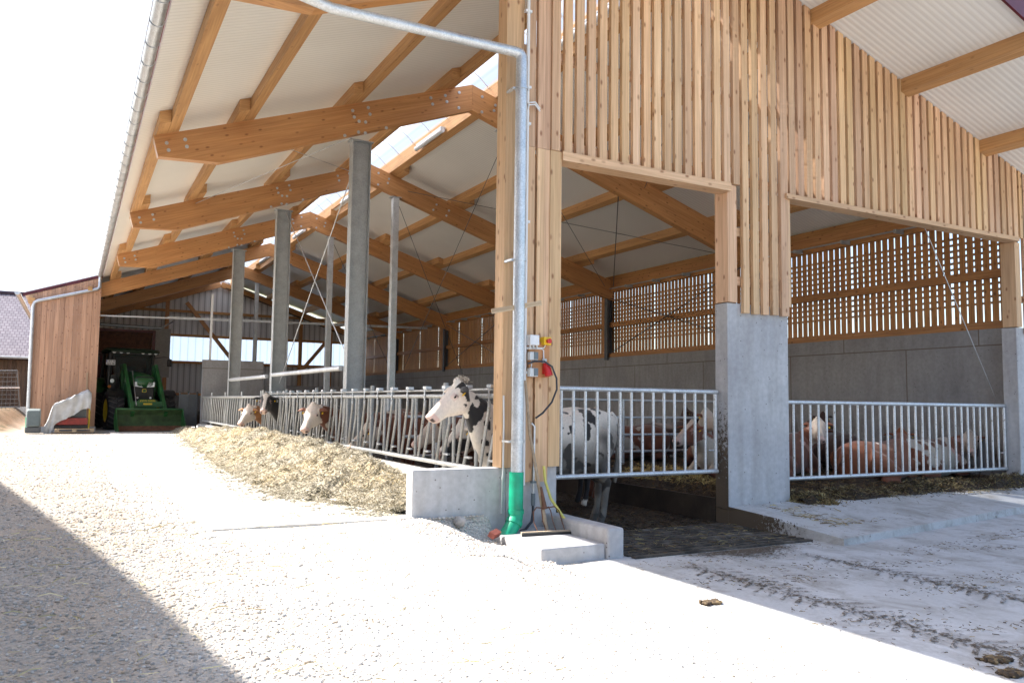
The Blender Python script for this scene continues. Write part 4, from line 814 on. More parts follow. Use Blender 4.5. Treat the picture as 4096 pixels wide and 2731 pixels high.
tag(straws('grating_litter', np.stack([X, Ys, np.full(n, -0.338)], 1), 0.10, 0.006, 'straw', [(0.30, 0.23, 0.10), (0.12, 0.08, 0.04)], 0.12), 'scattered straw stems on the slatted floor grating', 'litter', kind='stuff')
# dried straw in the shaded gravel
n = 700; X = rs.uniform(-1.6, 2.6, n); Ys = rs.uniform(2.2, 9, n)
tag(straws('gravel_straw', np.stack([X, Ys, [zg(a, b2) + 0.03 for a, b2 in zip(X, Ys)]], 1), 0.12, 0.006, 'straw', [(0.55, 0.48, 0.28), (0.45, 0.38, 0.2)], 0.1), 'few dry straw stems lying on the gravel', 'straw', kind='stuff')
# gravel stones: dense near the camera
def gravel_stones(n, x0, x1, y0, y1, pw, smin, smax, keep=None, bury=0.0):
    t = rs.uniform(0, 1, n); Yg = y0 + (y1 - y0) * t ** pw; X = x0 + (x1 - x0) * rs.uniform(0, 1, n)
    k = np.ones(n, bool)
    if keep: k = np.array([keep(a, b2) for a, b2 in zip(X, Yg)])
    X, Yg = X[k], Yg[k]; sz = smin + (smax - smin) * rs.uniform(0, 1, len(X)) ** 3
    Z = np.array([zg(a, b2) for a, b2 in zip(X, Yg)]) + sz * bury; return np.stack([X, Yg, Z], 1), sz
GC = [(0.66, 0.62, 0.57), (0.72, 0.69, 0.65), (0.62, 0.57, 0.50), (0.68, 0.64, 0.58), (0.54, 0.50, 0.45), (0.58, 0.47, 0.37)]
def kp(x, y):
    if x > 4.38 + 0.4 * smooth((4.0 - y) / 2) and rs.uniform() > 0.10: return False
    if x > 4.9 or (y > 8.25 and x > 1.2) or (x > 3.25 and y > 8.3) or (x > 4.15 and y > 7.0): return False
    return noise.noise(Vector((x * 0.9, y * 0.9, 11))) + 0.5 * noise.noise(Vector((x * 3, y * 3, 1))) > -0.45 + rs.uniform(-0.25, 0.25)
P1, S1 = gravel_stones(70000, -2.2, 4.9, 1.9, 9.0, 1.5, 0.004, 0.0135, lambda x, y: kp(x, y) and (x < 1.2 or rs.uniform() < .8), 0.12)
P4, S4 = gravel_stones(40000, -2.2, 1.9, 1.9, 15, 1.9, 0.005, 0.019, lambda x, y: kp(x, y) and rs.uniform() < 1.1 - .8 * smooth((y - 7) / 8) and rs.uniform() < 1.15 - .6 * smooth((x - .2) / 1.4), 0.15)
P2, S2 = gravel_stones(12000, -3.2, 1.25, 8.5, 33, 1.5, 0.007, 0.026, kp)
P3, S3 = gravel_stones(9000, 3.0, 4.40, 6.4, 8.36, 1.0, 0.006, 0.02, lambda x, y: not ((x > 4.18 and y > 7.05)) and y < 8.36, 0.2)
P = np.concatenate([P1, P2, P3, P4]); S = np.concatenate([S1, S2, S3, S4])
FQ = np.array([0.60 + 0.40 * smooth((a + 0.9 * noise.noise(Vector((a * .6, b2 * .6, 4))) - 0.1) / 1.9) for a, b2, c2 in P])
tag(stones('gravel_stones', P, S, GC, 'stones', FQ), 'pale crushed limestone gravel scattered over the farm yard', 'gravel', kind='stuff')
# dung lumps that can be told apart
for (x, y, s_, lab) in ((4.68, 5.14, 0.075, 'brown dung clump lying in the sunlight on the bare concrete'), (5.30, 3.18, 0.09, 'dung clump lying in the shade just inside the shadow edge at lower right'), (5.13, 2.98, 0.08, 'straw-mixed dung clump at the lower right corner, lit by the sun')):
    P = np.array([[x + rs.uniform(-1, 1) * s_, y + rs.uniform(-1, 1) * s_ * .6, zyard(x) + 0.006] for _ in range(60)]); o = stones('dung_clump', P, rs.uniform(0.014, 0.030, 60), [(0.10, 0.07, 0.04), (0.06, 0.04, 0.025), (0.2, 0.14, 0.07)]); tag(o, lab, 'dung clump', 'dung clumps on the yard')

# ================================================================= cattle
WHITE = (0.70, 0.64, 0.56); BLACK = (0.012, 0.011, 0.012); BROWN = (0.15, 0.042, 0.015); DKBROWN = (0.045, 0.016, 0.009); DIM_SOILED = (0.42, 0.37, 0.31); PINK = (0.56, 0.36, 0.31); DIRT = (0.05, 0.042, 0.034)  # pen cattle's white is dirty and also darkened to stand for indoor shade
def lerp(a, b2, t): return tuple(x + (y - x) * t for x, y in zip(a, b2))
def loft(secs, n=18, e=2.3):
    # secs: (centre, side vector, up vector) -> closed surface
    vs = []; fs = []
    for c, s_, u in secs:
        for k in range(n):
            a = 2 * math.pi * k / n; ca, sa = math.cos(a), math.sin(a)
            vs.append(Vector(c) + Vector(s_) * (math.copysign(abs(ca) ** (2 / e), ca)) + Vector(u) * (math.copysign(abs(sa) ** (2 / e), sa)))
    m_ = len(secs)
    for i in range(m_ - 1):
        for k in range(n): fs.append((i * n + k, i * n + (k + 1) % n, (i + 1) * n + (k + 1) % n, (i + 1) * n + k))
    fs.append(tuple(reversed(range(n)))); fs.append(tuple((m_ - 1) * n + k for k in range(n)))
    return vs, fs
def cow(label, loc, yaw, s, pose, neck, poll, hdir, coat, voxel=0.024, name='cow', hs=1.0, roll=0.0, tags=True, eyes=True, group='cattle in the barn', tail_pt=None):
    parts = []
    if pose == 'stand':
        T = [(-.86, .10, 1.30, 1.10), (-.82, .19, 1.38, .98), (-.70, .26, 1.43, .84), (-.52, .30, 1.47, .72), (-.35, .31, 1.455, .66), (-.1, .35, 1.41, .60), (.15, .37, 1.385, .575), (.4, .34, 1.39, .58), (.6, .28, 1.42, .62), (.78, .23, 1.40, .68), (.92, .17, 1.33, .78), (1.0, .09, 1.22, .90)]
        parts.append(loft([((x, 0, (zt + zb) / 2), (0, w, 0), (0, 0, (zt - zb) / 2)) for x, w, zt, zb in T]))
        for sd in (-1, 1):
            o = 0.05 * sd
            parts.append(('t', [(-.60, .15 * sd, 1.15), (-.52, .20 * sd, .95), (-.50 + o, .20 * sd, .80), (-.60 + o, .17 * sd, .64), (-.72 + o, .15 * sd, .52), (-.70 + o, .15 * sd, .40), (-.68 + o, .15 * sd, .20), (-.66 + o, .15 * sd, .12), (-.63 + o, .15 * sd, .05), (-.62 + o, .15 * sd, 0.0)], [.20, .19, .155, .095, .065, .050, .042, .050, .048, .058]))
            parts.append(('t', [(.62, .17 * sd, 1.05), (.60, .17 * sd, .85), (.60, .16 * sd, .68), (.62, .15 * sd, .48), (.62, .15 * sd, .40), (.62, .15 * sd, .20), (.63, .15 * sd, .12), (.65, .15 * sd, .05), (.66, .15 * sd, 0.0)], [.18, .14, .095, .065, .062, .042, .050, .048, .058]))
        parts.append(('t', [(-.83, 0, 1.40), (-.91, 0, 1.33), (-.94, .01, 1.1), (-.92, .02, .8), (-.90, .02, .66), (-.89, .02, .50)], [.04, .035, .026, .024, .045, .02]))
        parts.append(('t', [(-.45, 0, .72), (-.42, 0, .60)], [.16, .11]))
    else:
        T = [(-.86, .12, .52, .16), (-.80, .24, .60, .06), (-.62, .35, .68, .0), (-.42, .40, .715, -.02), (-.15, .43, .70, -.03), (.15, .42, .68, -.03), (.42, .36, .70, -.02), (.62, .30, .74, .0), (.80, .23, .72, .08), (.92, .16, .64, .18), (1.0, .09, .54, .28)]
        parts.append(loft([((x, 0, (zt + zb) / 2), (0, w, 0), (0, 0, (zt - zb) / 2)) for x, w, zt, zb in T], e=2.15))
        for sd in (-1, 1):
            parts.append(('t', [(-.55, .22 * sd, .40), (-.35, .36 * sd, .30), (-.05, .44 * sd, .16), (-.12, .46 * sd, .08), (-.45, .47 * sd, .06), (-.50, .45 * sd, .05), (-.20, .52 * sd, .045), (-.12, .52 * sd, .04)], [.22, .20, .12, .08, .065, .05, .045, .05]))
            parts.append(('t', [(.62, .20 * sd, .35), (.82, .25 * sd, .20), (.98, .24 * sd, .10), (.86, .25 * sd, .06), (.66, .25 * sd, .055), (.60, .24 * sd, .05)], [.15, .10, .07, .055, .045, .05]))
        parts.append(('t', [(-.84, 0, .52), (-.93, .05, .34), (-.95, .15, .12), (-.85, .28, .05), (-.7, .34, .05)], [.04, .032, .026, .026, .03]))
    # neck
    parts.append(loft([(c, Vector(sv), Vector(uv)) for c, sv, uv in neck]))
    # head
    P = Vector(poll); d = Vector(hdir).normalized(); side = Vector((0, 0, 1)).cross(d)
    side = side.normalized() if side.length > 1e-3 else Vector((0, 1, 0)); up = d.cross(side).normalized()
    H = [(-.08, .07, .06), (-.03, .115, .11), (.05, .138, .155), (.13, .136, .178), (.19, .120, .172), (.27, .092, .142), (.36, .070, .108), (.43, .074, .095), (.49, .080, .088), (.53, .074, .074), (.555, .050, .05)]
    parts.append(loft([(P + (d * t + up * (.10 - h)) * hs, side * w * hs, up * h * hs) for t, w, h in H], e=2.4))
    for sd in (-1, 1):
        b0 = P + (side * .10 * sd + d * .015 + up * .02) * hs; mid = P + (side * .21 * sd + d * .03 + up * .035) * hs; tip = P + (side * .31 * sd + d * .06 + up * .01) * hs
        ax = d * .9 + up * .1
        parts.append(loft([(b0, ax * .03 * hs, up * .022 * hs), ((b0 + mid) / 2, ax * .050 * hs, up * .022 * hs), (mid, ax * .062 * hs, up * .020 * hs), ((mid + tip) / 2, ax * .050 * hs, up * .018 * hs), (tip, ax * .018 * hs, up * .012 * hs)], 10, 2))
        parts.append(('t', [P + (side * .108 * sd + d * .155 + up * .035) * hs, P + (side * .124 * sd + d * .165 + up * .02) * hs], [.035 * hs, .026 * hs]))
        parts.append(('t', [P + (side * .045 * sd + d * .50 + up * .03) * hs, P + (side * .05 * sd + d * .53 + up * .0) * hs], [.026 * hs, .022 * hs]))
    parts.append(('t', [P + (-d * .05 + up * .05) * hs, P + (-d * .045 + up * .13) * hs], [.06 * hs, .045 * hs]))
    mb = MB()
    for p in parts:
        if p[0] == 't': mb.tube(p[1], p[2], 12)
        else: mb.add(p[0], p[1])
    tmp = mb.build('tmp_body', 'coat', local=True)
    r = tmp.modifiers.new('r', 'REMESH'); r.mode = 'VOXEL'; r.voxel_size = voxel / s; r.use_smooth_shade = True
    sm = tmp.modifiers.new('s', 'SMOOTH'); sm.factor = 0.6; sm.iterations = 4
    dg = bpy.context.evaluated_depsgraph_get(); me = bpy.data.meshes.new_from_object(tmp.evaluated_get(dg)); bpy.data.objects.remove(tmp)
    me.name = name + '_body'
    for nm in [a.name for a in me.attributes if a.name == 'tint']: me.attributes.remove(me.attributes[nm])
    at = me.attributes.new('tint', 'FLOAT_COLOR', 'POINT'); cols = np.ones((len(me.vertices), 4), np.float32)
    for i, v_ in enumerate(me.vertices):
        co = v_.co; rel = (co - P) / hs; h = (rel.dot(d), rel.dot(side), rel.dot(up)); ish = -.12 < h[0] < .60 and abs(h[1]) < .36 and -.22 < h[2] < .20
        cc = coat(co, h if ish else None)
        if ish and h[0] > .47 : cc = lerp(cc, PINK if cc[0] > .3 or h[0] > .5 else cc, .75 if h[2] > -.04 else .3)
        if ish and h[0] > .515 and abs(abs(h[1]) - .048) < .020 and abs(h[2] - .02) < .028: cc = (.05, .03, .03)
        if ish and .12 < h[0] < .20 and abs(h[1]) > .085 and abs(h[2] - .03) < .035: cc = lerp(cc, PINK, .4)
        cols[i, :3] = cc
    at.data.foreach_set('color', cols.ravel()); me.materials.clear(); me.materials.append(MATS['coat'])
    ob = bpy.data.objects.new(name, me); scene.collection.objects.link(ob); ob.location = loc; ob.rotation_euler = (roll, 0, yaw); ob.scale = (s, s, s)
    tag(ob, label, 'cow', group)
    if eyes:
        for sd in (-1, 1):
            m_ = MB(); c = P + (side * .126 * sd + d * .160 + up * .028) * hs; v_, f_ = loft([(c + side * sd * t * .02 * hs, d * .02 * hs * math.sqrt(max(0.01, 1 - t * t)), up * .015 * hs * math.sqrt(max(0.01, 1 - t * t))) for t in (-1, -.5, 0, .5, .8, 1)], 10, 2); m_.add(v_, f_, None, (1, 1, 1), True)
            e = m_.build('eye', 'eye_dark', local=True); e.parent = ob
    if tags:
        for sd in (-1, 1):
            m_ = MB(); c = P + (side * .19 * sd + d * .075 - up * .01) * hs; m_.obox(c, side * .015, d * .020, up * .003, (1, 1, 1)); m_.obox(c + d * .02, side * .009, d * .008, up * .003, (1, 1, 1)); e = m_.build('ear_tag', 'yellow_plastic', local=True); e.parent = ob
    return ob, P, d, side, up
def std_neck(x0, z0, P, lying=False, w0=.20, h0=.34):
    P = Vector(P); a = Vector((x0, 0, z0)); r = []
    for t, w, h in ((0, w0, h0), (.35, w0 * .8, h0 * .78), (.7, w0 * .62, h0 * .56), (.95, w0 * .5, h0 * .38)):
        c = a.lerp(P, t); dd = (P - a); sd = Vector((0, 0, 1)).cross(dd).normalized() if dd.cross(Vector((0, 0, 1))).length > .02 else Vector((0, 1, 0)); uu = dd.cross(sd).normalized(); r.append((c, sd * w, uu * h))
    return r
def nz(p, f, o): return noise.noise(Vector(p) * f + Vector((o, o * 1.7, -o)))
# --- the spotted cow looking out beside the post
def coat_main(p, h):
    c = WHITE
    n = nz((p.x * 1.25, p.y * .8, p.z * .8), 6.4, 12.3) + 0.3 * nz(p, 14, 4)
    if h is not None:
        if h[0] < .14 and h[1] > .075 and nz(p, 9, 5) > -.35 and (h[1] > .12 or h[0] < .07): return BLACK
        if h[0] > .05: c = lerp(WHITE, (.66, .50, .42), .25 + .2 * nz(p, 8, 2))
        return c
    if p.x > 1.02:
        q = p.x + (p.z - 1.3) * -.35
        nn = nz((p.x, 0, p.z), 7.5, 31.0)
        top = p.z > 1.25 and p.x < 1.36 - (p.z - 1.3) * .2
        if (top and nn > -.22 and p.z < 1.60) or nn > .33 and p.x < 1.42: c = BLACK
    elif n > .22: c = BLACK
    if p.x < 1.0:
        low = smooth((1.20 - p.z) / .36) * .97; back = smooth((-.25 - p.x) / .3) * smooth((1.40 - p.z) / .34) * .95
        dirty = min(.93, max(low, back) * (.88 + .35 * nz(p, 5, 8))); c = lerp(c, DIRT, max(0, dirty))
        if p.z < .10: c = lerp(c, (.03, .025, .02), .6)
    return c
MP = (1.43, .20, 1.665); neckm = [(((x0 + x1) / 2, yy_, (z0 + z1) / 2), (.02, w_, 0), ((x0 - x1) / 2, 0, (z0 - z1) / 2)) for (x0, z0, x1, z1, yy_, w_) in ((.70, 1.44, .70, .62, 0, .24), (.92, 1.50, .98, .66, .02, .19), (1.08, 1.57, 1.12, .86, .06, .155), (1.20, 1.63, 1.22, 1.07, .11, .13), (1.30, 1.68, 1.30, 1.27, .15, .11), (1.40, 1.72, 1.38, 1.42, .18, .09))]
mc, P, d, side, up = cow('large white cow with black spots looking out left past the wooden corner post', (5.68, 9.20, -0.36), math.pi, 1.065, 'stand', neckm, MP, (.66, .05, -.70), coat_main, 0.014, hs=0.94)
# poll tuft
pts = np.array([[P.x + rs.normal(-.03, .03), P.y + rs.normal(0, .035), P.z + .07 + rs.uniform(0, .07)] for _ in range(420)]); tf = straws('poll_tuft', pts, 0.05, 0.006, 'straw', [(0.62, 0.55, 0.46), (0.5, 0.44, 0.36), (.3, .25, .2)], 0.9); tf.parent = mc
# --- Simmental and black cows
def fleck(seed, thr=.05, face=True, white_belly=True, col=BROWN, dim=True):
    def f(p, h):
        if h is not None:
            if abs(h[1]) > .135: return col
            if face: return lerp(DIM_SOILED if dim else WHITE, (.62, .45, .36), .25)
        n = nz((p.x, p.y, p.z), 2.1, seed) + .25 * nz(p, 7, seed)
        c = DIM_SOILED if n > thr else lerp(col, DKBROWN, .25 + .3 * nz(p, 1.5, seed + 3))
        return c
    return f
def black_blaze(p, h):
    if h is not None:
        if abs(h[1]) < .035 + .045 * smooth((.15 - h[0]) / .2) and h[2] > -.02 and h[0] > -.03: return WHITE
        if h[0] > .40 and h[2] < .02: return WHITE
        return BLACK
    return WHITE if p.z < .72 or (p.x > 1.0 and p.z < 1.0 and nz(p, 3, 2) > .1) else BLACK
def feeder(label, Y, Xn, poll, hd, coat, z=-0.36, s=1.0):
    return cow(label, (Xn, Y, z), math.pi, s, 'stand', std_neck(.80, 1.10, poll), poll, hd, coat, 0.022, hs=1.08)
feeder('brown cow with a curly white face, nearest of the three distant heads in the fence', 15.95, 5.62, (1.46, .18, 1.44), (.42, .50, -.74), fleck(3.1, .35, dim=False))
feeder('black cow with a white blaze and chin, head high over the feed fence', 20.4, 5.65, (1.44, .12, 1.60), (.26, .80, -.60), black_blaze, s=1.03)
feeder('light brown cow with white face, farthest head through the feed fence', 22.55, 5.62, (1.44, .15, 1.36), (.45, .45, -.72), fleck(8.2, .5, True, True, (.36, .16, .06), False))
cow('brown cow with pale muzzle feeding low behind the fence bars beside the spotted cow', (6.35, 11.55, -.36), math.pi * .97, 1.0, 'stand', std_neck(.80, 1.05, (1.35, .05, 1.30)), (1.35, .05, 1.30), (.62, .12, -.68), fleck(5.5, .4, True, True, BROWN), 0.028)
cow('black and white cow standing behind the back of the spotted cow', (6.35, 10.55, -.30), math.pi * 1.02, 1.03, 'stand', std_neck(.80, 1.05, (1.40, 0, 1.15)), (1.40, 0, 1.15), (.6, 0, -.7), lambda p, h: WHITE if nz(p, 2.6, 4.4) > .12 else BLACK, 0.03)
cow('reddish brown cow whose rump shows behind the spotted cow', (7.05, 11.3, -.30), math.pi * 1.0, 1.02, 'stand', std_neck(.80, 1.05, (1.40, 0, 1.15)), (1.40, 0, 1.15), (.6, 0, -.7), fleck(2.2, .9, True), 0.03)
cow('brown cow with dark back standing far down the walkway', (6.1, 14.1, -.36), math.pi * .98, 1.0, 'stand', std_neck(.80, 1.05, (1.35, 0, 1.10)), (1.35, 0, 1.10), (.6, 0, -.7), fleck(6.2, .55, True), 0.035)
# --- resting cattle in the straw pen
def rest(label, loc, yaw, poll, hd, coat, s=1.0, vox=.026, **k):
    return cow(label, loc, yaw, s, 'lie', std_neck(.78, .50, poll, True, .19, .24), poll, hd, coat, vox, **k)
def face_patch(seed, thr=.05):
    def f(p, h):
        if h is not None and h[0] > -.02:
            if abs(h[1]) < .05 and h[2] > 0 or h[0] > .36: return lerp(DIM_SOILED, (.6, .4, .33), .3)
            return BROWN
        return DIM_SOILED if nz(p, 2.0, seed) > thr else BROWN
    return f
rest('resting brown and white cow with brown eye patches, chin over the straw by the pillar', (10.35, 10.55, .02), math.pi, (1.17, .05, .86), (.72, .18, -.42), face_patch(1.2, .0))
rest('resting white-faced cow half hidden behind the cow by the pillar', (11.25, 12.0, .08), math.pi * 1.1, (1.05, .25, 1.0), (.3, .65, -.45), fleck(4.4, .0))
rest('resting brown cow with white face lying behind the tube rails', (10.55, 13.9, .12), math.pi * 1.02, (1.15, .15, .95), (.65, .45, -.5), fleck(9.1, .35))
rest('dark brown cow resting farther back behind the tube rails', (12.2, 15.0, .14), math.pi * .05, (-.0 + 1.1, .25, .95), (.4, -.3, -.3), fleck(3.9, .9, False, True, DKBROWN))
rest('resting brown cow with a curly white face looking straight at the camera', (11.0, 10.45, .04), 0.10, (1.02, -.20, .90), (-.62, -.55, -.60), fleck(7.3, .55))
rest('big red-brown cow lying just behind the long gate', (12.75, 9.72, -.08), 0.06, (1.10, .20, .78), (.75, .45, -.35), lambda p, h: WHITE if (h is None and -.35 < p.x < -.1 and p.z > .66 and nz(p, 6, 1) > .1) else lerp(BROWN, (.22, .068, .024), .5 + .4 * nz(p, 1.5, 2)), 1.05, .022)
rest('dark-headed cow with white forehead seen from behind between the others', (13.6, 11.2, .05), 0.9, (.95, .1, .98), (.7, .3, -.25), lambda p, h: WHITE if (h is not None and h[2] > .03 and h[1] < -.01 and abs(h[1]) < .12) else DKBROWN)
rest('brown and white patched cow resting against the far wall in the middle', (12.6, 11.6, .05), 0.0, (1.1, .1, .7), (.7, .1, -.5), fleck(2.7, .05))
rest('white and brown patched cow with pale face at the far right gate end', (14.1, 9.75, -.02), -.12, (1.05, -.20, .74), (-.60, -.58, -.60), fleck(6.6, -.05, True))

# ================================================================= tractor
GP = 'green_paint'
tk = thing('tractor', (2.36, 35.9, 0.0), 'green farm tractor with front loader parked nose-out in the shed', 'tractor', None, R(9))
def part(m, name, mat, parent=None, bevel=0):
    o = m.build(name, mat, local=True, bevel=bevel); o.parent = parent or tk; return o
def wheel(x, y, rad, w, name='wheel'):
    m = MB(); m.box((x - .05, y - .05, rad - .05), (x + .05, y + .05, rad + .05)); hub = part(m, name, 'yellow_paint')
    prof = [(-w / 2, rad * .62), (-w / 2 * 1.02, rad * .80), (-w / 2 * .9, rad * .93), (-w / 2 * .55, rad * .965), (w / 2 * .55, rad * .965), (w / 2 * .9, rad * .93), (w / 2 * 1.02, rad * .80), (w / 2, rad * .62)]
    m = MB(); n = 40; vs = [(x + a, y + b2 * math.cos(2 * math.pi * k / n), rad + b2 * math.sin(2 * math.pi * k / n)) for k in range(n) for a, b2 in prof]; q = len(prof)
    m.add(vs, [(k * q + i, k * q + i + 1, ((k + 1) % n) * q + i + 1, ((k + 1) % n) * q + i) for k in range(n) for i in range(q - 1)], None, (1, 1, 1), True); ty = part(m, 'tyre', 'rubber', hub)
    m = MB(); L = 22
    for k in range(L * 2):
        sd = 1 if k % 2 else -1; a0 = 2 * math.pi * k / (2 * L); a1 = a0 + .20
        p0 = Vector((x + sd * .02, y + rad * .985 * math.cos(a1), rad + rad * .985 * math.sin(a1))); p1 = Vector((x + sd * w * .49, y + rad * .93 * math.cos(a0), rad + rad * .93 * math.sin(a0)))
        nn = Vector((0, math.cos((a0 + a1) / 2), math.sin((a0 + a1) / 2))); m.beam(p0, p1, 0.045, 0.055, nn, (1, 1, 1))
    part(m, 'tread', 'rubber_lug', ty)
    m = MB(); rr = rad * .60; vs = []
    for k in range(24):
        a = 2 * math.pi * k / 24; c, s_ = math.cos(a), math.sin(a); vs += [(x - w * .46, y + rr * c, rad + rr * s_), (x - w * .25, y + rr * .9 * c, rad + rr * .9 * s_), (x - w * .15, y + rr * .45 * c, rad + rr * .45 * s_), (x - w * .30, y + rr * .25 * c, rad + rr * .25 * s_)]
    m.add(vs, [(k * 4 + i, k * 4 + i + 1, ((k + 1) % 24) * 4 + i + 1, ((k + 1) % 24) * 4 + i) for k in range(24) for i in range(3)] + [tuple(k * 4 + 3 for k in range(24))], None, (1, 1, 1), True); part(m, 'rim', 'yellow_paint', hub)
for sx_ in (-1, 1): wheel(.96 * sx_, 0, .76, .58); wheel(1.0 * sx_, 2.75, 1.0, .66)
m = MB(); m.prism([(-.36, .95), (.36, .95), (.38, 1.95), (.30, 2.12), (-.30, 2.12), (-.38, 1.95)], 1, -.72, -.60, ); part(m, 'grille', 'black_plastic', None, .03)
v_, f_ = loft([((0, -.80, 1.86), (.30, 0, 0), (0, 0, .14)), ((0, -.66, 1.90), (.40, 0, 0), (0, 0, .24)), ((0, -.2, 1.95), (.42, 0, 0), (0, 0, .30)), ((0, .6, 2.0), (.44, 0, 0), (0, 0, .34)), ((0, 1.15, 2.03), (.45, 0, 0), (0, 0, .36))], 20, 3.2)
m = MB(); m.add(v_, f_, None, (1, 1, 1), True); part(m, 'hood', GP)
m = MB(); m.box((-.37, -.59, .9), (.37, 1.1, 1.7)); part(m, 'engine_block', 'black_plastic')
for sx_ in (-1, 1):
    m = MB(); m.prism([(sx_ * .08, 1.70), (sx_ * .36, 1.72), (sx_ * .37, 1.90), (sx_ * .14, 1.90)], 1, -.80, -.735); part(m, 'headlight', 'lamp_glass')
    m = MB(); m.disc((.24 * sx_, -.725, 1.28), (0, -1, 0), .04, .02); part(m, 'lower_lamp', 'lamp_glass')
m = MB(); m.prism([(-.07, 1.50), (.07, 1.50), (.085, 1.56), (.06, 1.63), (-.06, 1.63), (-.085, 1.56)], 1, -.745, -.722); part(m, 'badge', 'yellow_paint')
m = MB(); m.prism([(-.05, 1.515), (.05, 1.515), (.065, 1.56), (.045, 1.612), (-.045, 1.612), (-.065, 1.56)], 1, -.752, -.746); m.beam((-.04, -.754, 1.55), (.03, -.754, 1.58), .006, .012, tint=(1, 1, 1)); part(m, 'badge_face', GP)
m = MB(); m.box((-.45, -.9, .62), (.45, 1.3, .92)); part(m, 'front_axle', GP)
m = MB(); m.box((-.8, -.08, .68), (.8, .08, .84)); part(m, 'axle_beam', GP)
# cab
m = MB()
for sx_ in (-1, 1):
    m.beam((sx_ * .62, 1.25, 1.6), (sx_ * .80, 1.32, 3.12), .10, .09, (0, 1, 0), (1, 1, 1)); m.beam((sx_ * .95, 2.75, 1.6), (sx_ * .86, 2.65, 3.12), .10, .1, (0, 1, 0), (1, 1, 1)); m.beam((sx_ * .90, 2.05, 1.6), (sx_ * .86, 2.05, 3.12), .06, .08, (0, 1, 0), (1, 1, 1))
m.box((-.62, 1.2, 1.55), (.62, 1.32, 1.95)); m.box((-.9, 1.3, 1.2), (.9, 2.8, 1.62)); m.box((-.84, 1.24, 3.08), (.84, 2.7, 3.16)); part(m, 'cab_frame', 'black_plastic')
m = MB(); m.add([(-.64, 1.26, 1.9), (.64, 1.26, 1.9), (.76, 1.30, 3.08), (-.76, 1.30, 3.08)], [(0, 1, 2, 3)]); part(m, 'windscreen', 'cab_glass')
for sx_ in (-1, 1): m = MB(); m.add([(.72 * sx_, 1.32, 1.65), (.93 * sx_, 2.7, 1.65), (.87 * sx_, 2.6, 3.08), (.80 * sx_, 1.36, 3.08)], [(0, 1, 2, 3)]); part(m, 'side_window', 'cab_glass')
m = MB(); m.box((-.25, 1.9, 1.6), (.25, 2.1, 2.6)); m.tube([(0, 1.6, 1.7), (0, 1.45, 2.2)], .03, 8); m.tube([(.2 * math.cos(a), 1.45 + .08 * math.sin(a), 2.22 + .18 * math.sin(a)) for a in [k * math.pi / 6 for k in range(13)]], .018, 6); part(m, 'seat_and_wheel', 'cab_inside')
v_, f_ = loft([((0, 1.02, 3.19), (.93, 0, 0), (0, 0, .05)), ((0, 1.15, 3.22), (1.0, 0, 0), (0, 0, .10)), ((0, 1.9, 3.25), (1.02, 0, 0), (0, 0, .13)), ((0, 2.8, 3.22), (.98, 0, 0), (0, 0, .10)), ((0, 2.95, 3.19), (.9, 0, 0), (0, 0, .05))], 20, 4)
m = MB(); m.add(v_, f_, None, (1, 1, 1), True); rf = part(m, 'cab_roof', 'roof_green')
m = MB(); m.box((-.92, 1.06, 3.09), (.92, 1.20, 3.20)); part(m, 'visor', 'black_plastic', rf)
for x in (-.80, -.54, -.28, .30, .56, .80):
    m = MB(); m.tube([(x, 1.07, 3.165), (x, 1.03, 3.165)], [.075, .07], 12); part(m, 'work_lamp', 'lamp_glass', rf)
m = MB(); m.tube([(-1.0, .95, 1.75), (-1.0, .95, 2.1), (-.98, .95, 3.1)], [.11, .13, .10], 14); part(m, 'exhaust_stack', 'black_plastic')
pl = MB(); pl.box((-1.14, .80, 2.60), (-.80, .815, 2.80)); plate = part(pl, 'number_plate', 'plate_white')
def text(s_, size, loc, mat, parent, name='lettering', rot=(R(90), 0, 0), ext=0.004, align='CENTER'):
    cu = bpy.data.curves.new('t', 'FONT'); cu.body = s_; cu.size = size; cu.extrude = ext; cu.align_x = align; cu.align_y = 'CENTER'
    to = bpy.data.objects.new('t', cu); scene.collection.objects.link(to); me = bpy.data.meshes.new_from_object(to.evaluated_get(bpy.context.evaluated_depsgraph_get())); bpy.data.objects.remove(to)
    o = bpy.data.objects.new(name, me); scene.collection.objects.link(o); o.location = loc; o.rotation_euler = rot; me.materials.clear(); me.materials.append(MATS[mat]); o.parent = parent; return o
m = MB(); m.disc((-.85, .80, 2.75), (0, -1, 0), .022, .004); part(m, 'plate_seal', 'black_plastic', plate); m = MB(); m.box((-1.135, .795, 2.71), (-1.10, .80, 2.79)); part(m, 'plate_band', 'plate_blue', plate)
text('RT', .10, (-.99, .795, 2.75), 'black_plastic', plate); text('GH 38', .10, (-.97, .795, 2.65), 'black_plastic', plate)
